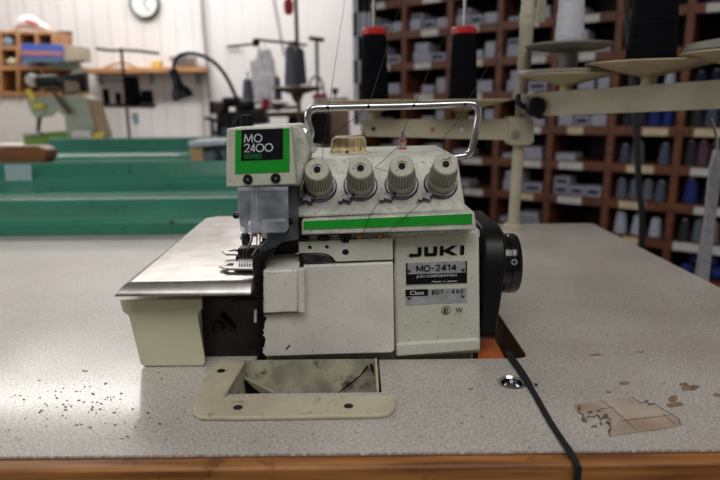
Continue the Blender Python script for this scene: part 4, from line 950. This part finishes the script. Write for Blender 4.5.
# background thread stand with grey cones (centre left)
YC2 = 2.7
cs = thing('brown_thread_stand', 'tall brown thread stand with dish and overhead arms carrying grey cones', 'thread stand', (P(300, 130, YC2).x, YC2 + 0.05, ZT))
CSO = cs.location.copy()
brn = mat('brown_metal', (110, 92, 74), 0.5); 
xs_ = P(297, 40, YC2 + .05).x
MB().cyl((xs_, YC2 + 0.05, ZT), (xs_, YC2 + 0.05, P(290, -20, YC2).z), 0.009).build('pole', brn, cs, CSO)
MB().lathe([(0.012, -0.06), (0.03, -0.02), (0.105, 0.0), (0.11, 0.006), (0.10, 0.012), (0.03, 0.006)], P(297, 89.5, YC2), seg=32).build('dish', brn, cs, CSO)
MB().lathe([(0.008, -0.03), (0.02, -0.01), (0.055, 0.0), (0.058, 0.004), (0.02, 0.006)], P(277.5, 104, YC2), seg=28).build('dish', brn, cs, CSO)
MB().lathe([(0.008, -0.03), (0.02, -0.01), (0.055, 0.0), (0.058, 0.004), (0.02, 0.006)], P(248, 103.5, YC2), seg=28).build('dish', brn, cs, CSO)
MB().tube([P(236, 110, YC2), P(262, 109, YC2), P(300, 107, YC2 + .04)], 0.008, 8).build('cross_bar', brn, cs, CSO)
MB().tube([P(228, 46.5, YC2 - .2), P(253, 44, YC2 - .1)], 0.005, 8).build('guide_arm', M['dark_steel'], cs, CSO)
MB().tube([P(255, 39.5, YC2 - .1), P(290, 43, YC2), P(306, 45, YC2 + .1)], 0.006, 8).build('guide_arm', brn, cs, CSO)
MB().lathe([(0.012, -0.014), (0.016, 0), (0.012, 0.016)], P(256, 43, YC2 - .1), seg=16).build('guide_hub', M['black_plastic'], cs, CSO)
MB().lathe([(0.024, -0.01), (0.02, 0.01)], P(293, 44, YC2 + .02), seg=16).build('collar', brn, cs, CSO)
MB().lathe([(0.014, -0.03), (0.02, -0.01), (0.02, 0.02), (0.01, 0.035)], P(288.5, 7, YC2), seg=16).build('red_knob', M['red'], cs, CSO)
def bgcone(u, v0, v1, wb, wt, m, lb, Y=YC2, cap=None):
    b0 = P(u, v1, Y); k = Y / FPX
    b0.z += 0.010
    return cone('thread_cone', b0, wb / 2 * k, wt / 2 * k, (v1 - v0) * k - 0.01, m, lb, group='grey cones on the brown stand', cap=cap)
bgcone(291.5, 50, 88, 13.5, 9, M['y_grey'], 'large grey cone standing on the brown dish, nearer of the two')
bgcone(301, 52, 87, 12, 8, M['y_slate'], 'darker grey cone behind the large grey cone on the brown dish', Y=YC2 + 0.07)
bgcone(248.5, 81, 103, 12, 8, M['y_grey'], 'medium grey cone on the left small dish of the brown stand')
bgcone(278, 80, 103, 8.5, 5, M['y_grey'], 'slim grey cone with a red tip on the middle dish', cap=M['red'])
MB().cyl(P(248, 80, YC2), P(247.5, 71, YC2), 0.003).build('spindle', M['dark_steel'], cs, CSO)
# crumpled clear bag, red box etc.
c = P(263, 79, YC2 + .09)
mb = MB(); bmesh.ops.create_icosphere(mb.bm, subdivisions=4, radius=1)
for w_ in mb.bm.verts:
    n_ = 1 + 0.14 * math.sin(9 * w_.co.x + 4 * w_.co.z) + 0.12 * math.sin(13 * w_.co.z + 6 * w_.co.y) + 0.05 * math.sin(31 * w_.co.x)
    w_.co = c + Vector((w_.co.x * 0.055 * n_, w_.co.y * 0.03 * n_, w_.co.z * 0.12 * n_ + 0.02 * w_.co.x))
bag_ = tag(mb.build('clear_plastic_bag', mat('clear_bag', (240, 240, 246), 0.12, alpha=0.6, spec=0.8), None, c), 'crumpled clear plastic bag hanging behind the slim grey cone', 'bag')
MB().tube([P(263, 56, YC2 + .09) - c, P(265, 42.5, YC2 - .05) - c], 0.002, 6).build('string', M['sticker'], bag_)
solo('red_box', [(262, 99), (268.5, 98.5), (268.5, 110), (262, 110.5)], YC2 - 0.05, 0.04, M['red'], 'small red box between the two small grey cones', 'box')
tub = solo('white_tub', [(313, 97), (326, 96), (327, 112), (314, 113)], YC2 + 0.2, 0.06, mat('white_tub', (220, 205, 205), 0.5), 'white tub with a red lid right of the brown dish', 'tub', bev=0.006)
MB().prism([k - tub.location for k in PP([(312.5, 94.5), (326.5, 93.5), (326.5, 97), (312.5, 98)], YC2 + 0.195)], (0, 0.07, 0)).build('lid', M['red'], tub)
solo('cardboard_carton', [(318, 99), (348, 97), (350, 144), (320, 144)], YC2 + 0.41, 0.2, mat('cardboard', (168, 142, 122), 0.7), 'brown cardboard carton behind the chrome handle at its left end', 'box')
solo('dark_crate', [(288, 112.5), (329, 112.5), (329, 145), (288, 145)], YC2 + 0.19, 0.2, M['black_plastic'], 'dark crate under the brown dish behind the machine head', 'crate')
solo('brown_wooden_rail', [(238, 113), (312, 111), (312, 116), (302, 116.5), (302, 152), (298, 152), (298, 116.6), (252, 117.5), (252, 152), (248, 152), (248, 117.6), (238, 118)], YC2 + 0.12, 0.03, mat('rail_brown', (128, 104, 84), 0.5), 'brown wooden rail below the grey cones', 'rail')
ts = thing('t_shaped_stand', 'grey T-shaped pole in front of the white wall right of the tall grey cones', 'stand', P(318, 110, 3.55))
MB().cyl(P(316.5, 39, 3.55), P(318, 112, 3.55), 0.010).build('pole', M['dark_steel'], ts, ts.location)
MB().tube([P(309, 38, 3.4), P(324, 40, 3.4)], 0.012, 8).build('top_bar', M['black_plastic'], ts, ts.location)
MB().tube(arc([P(308, 92, 3.4), P(311, 80, 3.4), P(317, 76, 3.4), P(322, 82, 3.4), P(324, 96, 3.4)], 4), 0.006, 8).build('wire_loop', M['dark_steel'], ts, ts.location)
MB().lathe([(0.008, -0.02), (0.018, 0), (0.018, 0.014)], P(335, 91, 3.2), seg=16).build('small_knob', M['black_plastic'], ts, ts.location)
MB().tube([P(335, 92, 3.2), P(335, 100, 3.2), P(318, 103, 3.4)], 0.005, 8).build('knob_arm', M['black_plastic'], ts, ts.location)

# ------------------------------------------------------------------ rack of pigeonholes on the right
ang = math.atan2(-0.592, 0.806)
DX = Vector((math.cos(ang), math.sin(ang), 0)); DY = Vector((-math.sin(ang), math.cos(ang), 0))
W, H_, DEP = 0.27, 0.1605, 0.26
base0 = Vector((0.352, 3.25, 0)) - DX * (0.5 * W)       # post 0
K0, K1, J0, J1 = -5, 5, -1, 8
d = ray(620, 131); n_ = Vector((DY.x, DY.y, 0)); t_ = (base0 - CAM).dot(n_) / d.dot(n_); zrow0 = (CAM + d * t_).z
def RK(s, dd, z): return base0 + DX * s + DY * dd + Vector((0, 0, z))
def rackbox(s0, s1, d0, d1, z0, z1, mb):
    mb.prism([RK(s0, d0, z0), RK(s1, d0, z0), RK(s1, d0, z1), RK(s0, d0, z1)], DY * (d1 - d0))
rk = thing('pigeonhole_rack', 'tall red-brown wooden rack of pigeonholes along the right wall', 'rack', RK(1.0, 0.13, 0))
RO = rk.location.copy()
ztop = zrow0 + H_ * K1; zbot = 0.0
for j in range(J0, J1):
    mb = MB(); rackbox(j * W - 0.0145, j * W + 0.0145, 0, DEP, zbot, ztop, mb); mb.build('upright', M['rack'], rk, RO, bevel=0.001)
for k in range(K0, K1 + 1):
    z = zrow0 + k * H_
    mb = MB()
    for j in range(J0, J1 - 1): rackbox(j * W + 0.0147, (j + 1) * W - 0.0147, 0.006, DEP, z - 0.012 + 0.010, z + 0.010 + 0.010, mb)
    sf = mb.build('shelf_board', M['rack'], rk, RO)
    mb = MB()
    for j in range(J0, J1 - 1): rackbox(j * W + 0.0147, (j + 1) * W - 0.0147, -0.003, 0.010, z - 0.018, z + 0.0195, mb)
    mb.build('shelf_lip', M['rack'], sf, RO)
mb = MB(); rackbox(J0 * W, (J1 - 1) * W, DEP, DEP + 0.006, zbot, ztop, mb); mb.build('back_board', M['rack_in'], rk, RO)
rnd = random.Random(3)
for k in range(-3, 5):
    for j in range(-1, 6):
        if rnd.random() < 0.12 and j < 3: continue
        z = zrow0 + k * H_; s = j * W + W / 2 + rnd.uniform(-0.05, 0.05)
        wd = rnd.choice((0.035, 0.05, 0.055)); cream_ = (j == 4) or (rnd.random() < 0.15)
        if k == -3 and j == 5:
            for ss in (-0.058, 0.058):
                mb = MB(); rackbox(j * W + W / 2 + ss - 0.054, j * W + W / 2 + ss + 0.054, -0.006, -0.0042, z - 0.019, z + 0.017, mb); mb.build('shelf_label', M['sticker'], rk, RO)
            continue
        mb = MB(); rackbox(s - wd, s + wd, -0.006, -0.0042, z - 0.017, z + 0.015, mb); mb.build('shelf_label', M['sticker_cream'] if cream_ else M['sticker'], rk, RO)
COLN = {-1: 'first', 0: 'second', 1: 'third', 2: 'fourth', 3: 'fifth', 4: 'sixth', 5: 'seventh', 6: 'eighth'}
ROWN = {4: 'top', 3: 'top', 2: 'second', 1: 'third', 0: 'fourth', -1: 'fifth', -2: 'sixth', -3: 'seventh', -4: 'eighth'}
def cell(j, k): return 'in the %s rack column, %s row down' % (COLN[j], ROWN[k]) if k < 3 else 'in the %s rack column, topmost row' % COLN[j]
def rack_local(name, m, s, dd, z, build, label, cat, group, subs=None):
    mb = MB(); build(mb)
    o = mb.build(name, m, None, (0, 0, 0), bevel=0.0015); o.location = RK(s, dd, z); o.rotation_euler.z = ang
    tag(o, label, cat, group); return o
ordn = ['leftmost', 'second from left', 'third from left', 'fourth from left', 'fifth from left']
def put_cones(j, k, specs):
    """specs: list of (material key, width, height)"""
    z = zrow0 + k * H_ + 0.0202; n = len(specs); step = (W - 0.05) / n
    for i, sp in enumerate(specs):
        if sp is None: continue
        c_, r, h = sp; s = j * W + 0.025 + step * (i + 0.5)
        c_name = {'pale': 'pale blue-white', 'sea': 'sea green'}.get(c_, c_)
        b = RK(s, 0.045 + rnd.uniform(0, 0.02), z)
        cone('thread_cone', b, r, r * 0.72, h, M['y_' + c_], '%s thread cone, %s, %s' % (c_name, ordn[i], cell(j, k)), group='thread cones in the pigeonholes')
def put_boxes(j, k, specs):
    """specs: (s offset 0..1, width, height, z level, print, colour)"""
    z = zrow0 + k * H_ + 0.0202
    for i, (f, wd, h, zl, pr) in enumerate(specs):
        s = j * W + 0.022 + (W - 0.044) * f
        q = rnd.uniform(0.012, 0.03)
        lvl = ['lowest', 'stacked', 'upper'][min(2, int(round(zl / 0.03)))] if zl > 0 else 'lower'
        side = 'left' if f < 0.35 else ('middle' if f < 0.65 else 'right')
        o = rack_local('white_carton', M['white_box'], s, q, z + zl, lambda mb: mb.box(-wd / 2, wd / 2, 0, 0.12, 0, h),
                       'white carton, %s %s, %s' % (lvl, side, cell(j, k)), 'box', 'white cartons in the pigeonholes')
        if pr:
            mb = MB().box(-wd * 0.36, wd * 0.36, -0.0012, 0.0, h * 0.25, h * 0.75); mb.build('printed_label', M['navy_print'], o, (0, 0, 0))
G, S = 'grey', 'slate'
put_cones(4, -1, [(S, .024, .078), (G, .030, .098), None, (S, .026, .085)])
put_cones(4, -2, [(G, .026, .085), (G, .027, .088), (G, .026, .086), (S, .025, .084)])
put_cones(4, -3, [('pale', .028, .095), ('pale', .028, .088), ('pale', .027, .08)])
put_cones(4, 0, [('charcoal', .028, .09), ('charcoal', .028, .085), ('blue', .028, .1), ('blue', .026, .095)])
put_cones(5, 0, [('charcoal', .028, .1), (S, .028, .1), ('charcoal', .028, .095), ('charcoal', .027, .1)])
put_cones(5, -1, [('charcoal', .026, .1), ('mauve', .026, .1), ('charcoal', .026, .095), ('mauve', .026, .1), ('maroon', .02, .08)])
put_cones(5, -2, [('blue', .032, .1), ('navy', .030, .095), ('maroon', .028, .085)])
put_cones(5, -3, [('charcoal', .024, .088), (G, .026, .09), ('beige', .026, .088), ('sea', .026, .08)])
put_cones(6, -2, [('maroon', .03, .095), ('navy', .03, .095), ('blue', .028, .09)])
put_cones(6, -1, [('mauve', .03, .095), ('charcoal', .03, .095)])
put_cones(4, 1, [('navy', .028, .1), (S, .028, .09), ('pale', .024, .07)])
put_cones(4, 2, [('navy', .03, .11), ('blue', .03, .1), None])
put_cones(5, 1, [('navy', .026, .06), ('navy', .026, .065), (S, .026, .06), ('charcoal', .026, .06)])
put_cones(5, 2, [None, ('pale', .026, .07), None])
put_cones(5, 3, [('navy', .03, .1), ('charcoal', .03, .09), ('navy', .028, .1)])
def std(kind):
    if kind == 'full': return [(0.17, 0.068, 0.05, 0, 0), (0.5, 0.066, 0.045, 0, 1), (0.83, 0.068, 0.05, 0, 0), (0.2, 0.066, 0.03, 0.051, 1)]
    if kind == 'left': return [(0.22, 0.09, 0.032, 0, 0)]
    if kind == 'two': return [(0.52, 0.07, 0.04, 0, 0), (0.86, 0.05, 0.075, 0, 0)]
    if kind == 'flat': return [(0.3, 0.12, 0.022, 0, 0), (0.7, 0.10, 0.028, 0, 0), (0.68, 0.10, 0.026, 0.029, 0)]
    if kind == 'print': return [(0.16, 0.068, 0.042, 0, 1), (0.49, 0.068, 0.042, 0, 1), (0.83, 0.068, 0.045, 0, 1), (0.18, 0.07, 0.04, 0.043, 1)]
    if kind == 'pile': return [(0.3, 0.10, 0.05, 0, 0), (0.75, 0.09, 0.04, 0, 1), (0.32, 0.085, 0.045, 0.051, 0)]
    return []
lay = {(3, 0): 'full', (3, -1): 'left', (3, -2): 'print', (3, 1): 'two', (3, 2): 'pile', (3, 3): 'left',
       (2, 0): 'flat', (2, -1): 'flat', (2, -2): 'pile', (2, -3): 'flat', (2, 1): 'pile', (2, 2): 'full', (2, 3): 'flat',
       (1, 0): 'two', (1, -1): 'left', (1, -2): 'left', (1, 1): 'flat', (1, 2): 'two', (1, 3): 'full',
       (0, 0): 'two', (0, 1): 'two', (0, 2): 'pile', (0, 3): 'full', (0, -1): 'flat', (0, -2): 'left',
       (-1, 0): 'left', (-1, 1): 'flat', (-1, 2): 'pile', (-1, 3): 'full', (-1, -1): 'two'}
for (j, k), kd in lay.items(): put_boxes(j, k, std(kd))
# blue yarn balls, lower right
for i, (f, h, c_) in enumerate(((0.25, 0.0, 'blue'), (0.5, 0.0, 'slate'), (0.76, 0.0, 'blue'), (0.38, 0.05, 'navy'), (0.63, 0.05, 'blue'))):
    c = RK(5 * W + 0.02 + (W - 0.04) * f, 0.06, zrow0 - 4 * H_ + 0.0202 + 0.029 + h)
    mb = MB(); bmesh.ops.create_icosphere(mb.bm, subdivisions=3, radius=0.029)
    for w_ in mb.bm.verts: w_.co *= 1 + 0.04 * math.sin(w_.co.x * 900 + w_.co.z * 500)
    o = mb.build('yarn_ball', M['y_' + c_]); o.location = c
    tag(o, '%s yarn ball, %s, in the lowest visible pigeonhole at right' % (c_, ['bottom left', 'bottom middle', 'bottom right', 'upper left', 'upper right'][i]), 'yarn ball', 'yarn balls in the low pigeonhole')

# checked cloth hanging at the left end of the rack
def checked():
    m = mat('checked_cloth', (60, 66, 84), 0.85); nt = m.node_tree; L = nt.links; b = nt.nodes['Principled BSDF']
    tc = nt.nodes.new('ShaderNodeTexCoord'); ck_ = nt.nodes.new('ShaderNodeTexChecker'); ck_.inputs['Scale'].default_value = 9
    ck_.inputs['Color1'].default_value = (*lin((44, 50, 66)), 1); ck_.inputs['Color2'].default_value = (*lin((215, 218, 226)), 1)
    mp = nt.nodes.new('ShaderNodeMapping'); mp.inputs['Scale'].default_value = (1.2, 0.01, 0.9); mp.inputs['Location'].default_value = (0.03, 0.5, 0.02)
    L.new(tc.outputs['Object'], mp.inputs['Vector']); L.new(mp.outputs['Vector'], ck_.inputs['Vector']); L.new(ck_.outputs['Color'], b.inputs['Base Color']); return m
mb = MB(); n = 16
for i in range(n):
    pass
xsA, xsB = P(353, 50, 3.4).x, P(371, 50, 3.4).x
top_z, bot_z = P(360, -20, 3.4).z, P(360, 125, 3.4).z
front = []; back = []
for i in range(n + 1):
    x = xsA + (xsB - xsA) * i / n; y = 3.42 + 0.018 * math.sin(i * 1.1)
    front.append((x, y)); back.append((x, y + 0.006))
mb.prism([(x, y, bot_z) for x, y in front + back[::-1]], (0, 0, top_z - bot_z))
tag(mb.build('checked_cloth', checked(), None, ((xsA + xsB) / 2, 3.42, bot_z), angle=70), 'dark blue and white checked cloth hanging at the left end of the rack', 'cloth')

# ------------------------------------------------------------------ thread stand behind the machine
YT = 0.965
tsd = thing('thread_stand', 'cream metal thread stand with two cross arms bolted to the table', 'thread stand', (P(513, 228, YT).x, YT, ZT))
SO = tsd.location.copy()
def sp(mb, n, m=M['stand_cream'], par=None, bev=0.0, lab=None):
    o = mb.build(n, m, par or tsd, SO, bevel=bev); 
    if lab: o['label'] = lab
    return o
px0 = P(517, 170, YT).x; zt0 = P(528, -30, YT).z
sp(MB().lathe([(0.016, 0), (0.016, 0.004), (0.0125, 0.008), (0.0088, 0.0085), (0.0088, 0.16), (0.0088, P(520, 92, YT).z - ZT), (0.0088, P(524, 78, YT).z - ZT), (0.0103, P(524, 76, YT).z - ZT), (0.0103, P(524, 28, YT).z - ZT),
               (0.0114, P(524, 26, YT).z - ZT), (0.0114, P(524, 22, YT).z - ZT), (0.0103, P(524, 20, YT).z - ZT), (0.0114, P(524, 17, YT).z - ZT), (0.0114, P(524, 13, YT).z - ZT), (0.0103, P(524, 11, YT).z - ZT), (0.0103, zt0 - ZT)],
              (px0 - 0.002, YT, ZT), (P(528, -30, YT).x - px0 + 0.006, 0, zt0 - ZT), 28), 'pole')
sp(MB().prism(PP([(539, -10), (547, -10), (545, 22), (538, 23)], YT), (0, 0.01, 0)), 'side_tube')
# lower (left) arm
la = PP([(362, 121.5), (367, 119.5), (508, 119), (530, 118.5), (533, 124), (533, 140), (529, 144), (508, 143.5), (503, 140), (366, 136.5), (364, 131)], YT - 0.014)
arm = sp(MB().prism(la, (0, 0.004, 0)), 'lower_arm', bev=0.0006)
sp(MB().prism(PP([(365, 120), (508, 119.3), (508, 121), (365, 122)], YT - 0.011), (0, 0.025, 0)), 'arm_flange', par=arm)
sp(MB().prism(PP([(509, 117), (531, 116.5), (534, 122), (534, 142), (529, 145.5), (510, 145)], YT - 0.018), (0, 0.032, 0)), 'clamp_block', bev=0.001)
sp(MB().lathe([(0.0062, 0), (0.0062, 0.003), (0.005, 0.004)], P(515.5, 134, YT - 0.018), (0, -1, 0), 20), 'clamp_screw', M['grey_disc'])
for u, v, m_ in ((373.5, 129, M['hole']), (432.5, 129.5, M['brass']), (461.5, 129.8, M['white_ink'])):
    sp(MB().lathe([(0.0032, 0), (0.0032, 0.001)], P(u, v, YT - 0.014), (0, -1, 0), 14), 'arm_hole', m_, par=arm)
# upper (right) arm: comes forward to the right
def lerpY(u): return 0.945 - (u - 520) / 240.0 * 0.20
ua = [P(516, 94.5, lerpY(516)), P(770, 76, lerpY(770)), P(770, 107, lerpY(770)), P(547, 116, lerpY(547)), P(522, 113, lerpY(522))]
arm2 = sp(MB().prism(ua, (0.002, 0.004, 0)), 'upper_arm', bev=0.0006)
fl = [P(516, 94.5, lerpY(516)), P(770, 76, lerpY(770))]
sp(MB().prism([fl[0], fl[1], fl[1] + Vector((0, 0, -0.002)), fl[0] + Vector((0, 0, -0.002))], (0.012, 0.025, 0)), 'arm_flange', par=arm2)
for u, v, r_, m_ in ((571, 101.5, .0018, M['hole']), (594, 101.5, .0026, M['hole']), (651.5, 100.3, .0034, M['hole']), (565.5, 95.5, .003, M['chrome']), (644, 92.7, .003, M['chrome'])):
    Yh = lerpY(u); sp(MB().lathe([(r_, 0), (r_, 0.0012)], P(u, v, Yh - 0.0002), (-0.35, -0.9, 0), 14), 'arm_hole', m_, par=arm2)
q = arc([P(518, 95, YT - .03), P(519, 103, YT - .035), P(527, 108, YT - .035), P(536, 106, YT - .035), P(545, 110, YT - .035), P(541, 116, YT - .035), P(531, 113, YT - .03)], 4)
kb = sp(MB().tube(q, 0.0045, 10), 'clamp_lever', M['black_plastic'])
sp(MB().lathe([(0.013, -0.006), (0.015, 0), (0.015, 0.012), (0.012, 0.016)], P(534, 107, YT - .036), (0, -1, 0), 24), 'clamp_knob', M['black_plastic'], par=kb)
def dish(u, vr, vn, ru, Y, spin=None):
    c = P(u, vr, Y); zn = P(u, vn, Y).z; r = ru * Y / FPX; h = c.z - zn
    d_ = sp(MB().lathe([(0.010, -h), (0.0095, -h * 0.62), (0.013, -h * 0.52), (r * 0.55, -h * 0.28), (r * 0.97, -h * 0.03), (r, 0.0), (r * 0.97, 0.0014), (r * 0.5, -h * 0.22), (0.008, -h * 0.42)], c, seg=56), 'cone_dish', M['dish'])
    if spin: sp(MB().cyl((c.x, c.y, zn), (c.x, c.y, spin), 0.0024, seg=12), 'spindle', M['steel'])
    return c, r, h
YD = YT + 0.01
ztp = P(370, -20, YD).z
c4 = dish(374.5, 101, 121, 47, YD, ztp); c5 = dish(462.5, 100.5, 120.5, 47, YD, ztp)
c1 = dish(567, 75, 94, 47, lerpY(566) + 0.008, None)
c2 = dish(650, 63.5, 88, 60, lerpY(646) + 0.008, None)
c3 = dish(750, 52.5, 80, 61, lerpY(748) + 0.008, None)
# red capped black cones
for (c, r, h), lb in ((c4, 'black thread cone with a red top on the left dish behind the handle'), (c5, 'black thread cone with a red top on the dish nearer the pole')):
    k = YD / FPX; b = Vector((c.x, c.y, c.z - h * 0.27)); hh = P(375, 34.5, YD).z - b.z
    cone('thread_cone', b, 14.0 * k, 11.3 * k, hh, M['black_yarn'], lb, group='black cones with red tops', cap=M['red'])
# grey spool holder and white cone
c, r, h = c1; Y1 = lerpY(566) + 0.008; k = Y1 / FPX
zA = c.z + 0.001
g = thing('grey_spool_holder', 'grey two-disc spool holder under the white cone', 'spool holder', (c.x, c.y, zA))
MB().lathe([(46 * k, 0.0008), (46.5 * k, 0.002), (45 * k, 0.0055), (9 * k, 0.0075), (9 * k, 0.004)], (c.x, c.y, zA), seg=56).build('lower_disc', M['grey_disc'], g, g.location)
zU = P(573, 47, Y1).z
xU = P(572, 47, Y1).x - P(566, 70, Y1).x
MB().cyl((c.x, c.y, zA + 0.007), (c.x, c.y, zU), 9 * k, seg=28).build('neck', M['grey_disc'], g, g.location)
MB().lathe([(10 * k, -0.006), (30 * k, -0.004), (40.5 * k, 0.001), (41 * k, 0.0025), (39 * k, 0.004), (9 * k, 0.006)], (c.x, c.y, zU), seg=56).build('upper_disc', M['grey_disc'], g, g.location)
cone('thread_cone', (c.x, c.y, zU + 0.0062), 13.2 * k, 9.6 * k, 0.115, M['white_yarn'], 'white thread cone on the grey spool holder', spool=False)
c, r, h = c2; k = (lerpY(646) + 0.008) / FPX
cone('thread_cone', (c.x, c.y, c.z - h * 0.27), 22.5 * k, 17 * k, 0.19, M['black_yarn'], 'big black thread cone on the large cream dish at right', spool=False)
c, r, h = c3
tag(MB().lathe([(r * 0.3, 0.001), (r * 0.93, 0.0022), (r * 0.95, 0.004), (r * 0.9, 0.012), (r * 0.3, 0.02)], c + Vector((0, 0, 0)), seg=56).build('grey_disc', M['grey_disc'], None, c), 'grey disc lying on the cream dish cut off at the right edge', 'disc')
# black cable hanging behind the table
cbl = arc([P(625, -20, 1.25), P(628, 30, 1.22), P(632, 80, 1.18), P(636, 130, 1.13), P(639, 190, 1.09), Vector((P(641.5, 243, 1.06).x, 1.06, P(641.5, 243, 1.06).z)), Vector((P(641.5, 243, 1.06).x + .01, 1.06, 0.3)), Vector((P(641.5, 243, 1.06).x + .02, 1.06, 0.006))], 5)
tag(MB().tube(cbl, 0.0058, 12).build('black_cable', M['cord'], None, cbl[-1]), 'black cable hanging down behind the table in front of the rack', 'cable')
# pale grey post by the right end of the table
gp_ = thing('grey_metal_post', 'pale grey metal post with a narrow bent top past the right table edge', 'post', (P(705, 270, 1.0).x, 1.0, 0))
q = PP([(696, 282), (709, 284), (715, 226), (721, 180), (722, 150), (716, 150), (711, 168), (706, 220)], 0.95)
ql = [Vector((k.x, k.y, k.z)) for k in q]
MB().prism(ql, (0, 0.008, 0)).build('plate', M['plate_metal'], gp_, gp_.location, bevel=0.001)
MB().tube(arc([P(716.5, 160, .95), P(717, 140, .95), P(713.5, 126, .95), P(711, 119, .95)], 4), 0.0022, 8).build('bent_rod', M['chrome'], gp_, gp_.location)
xq = ql[0].lerp(ql[1], 0.5)
MB().box(xq.x - 0.006, xq.x + 0.006, 0.951, 0.963, 0, xq.z + 0.01).build('foot_tube', M['dark_steel'], gp_, gp_.location)
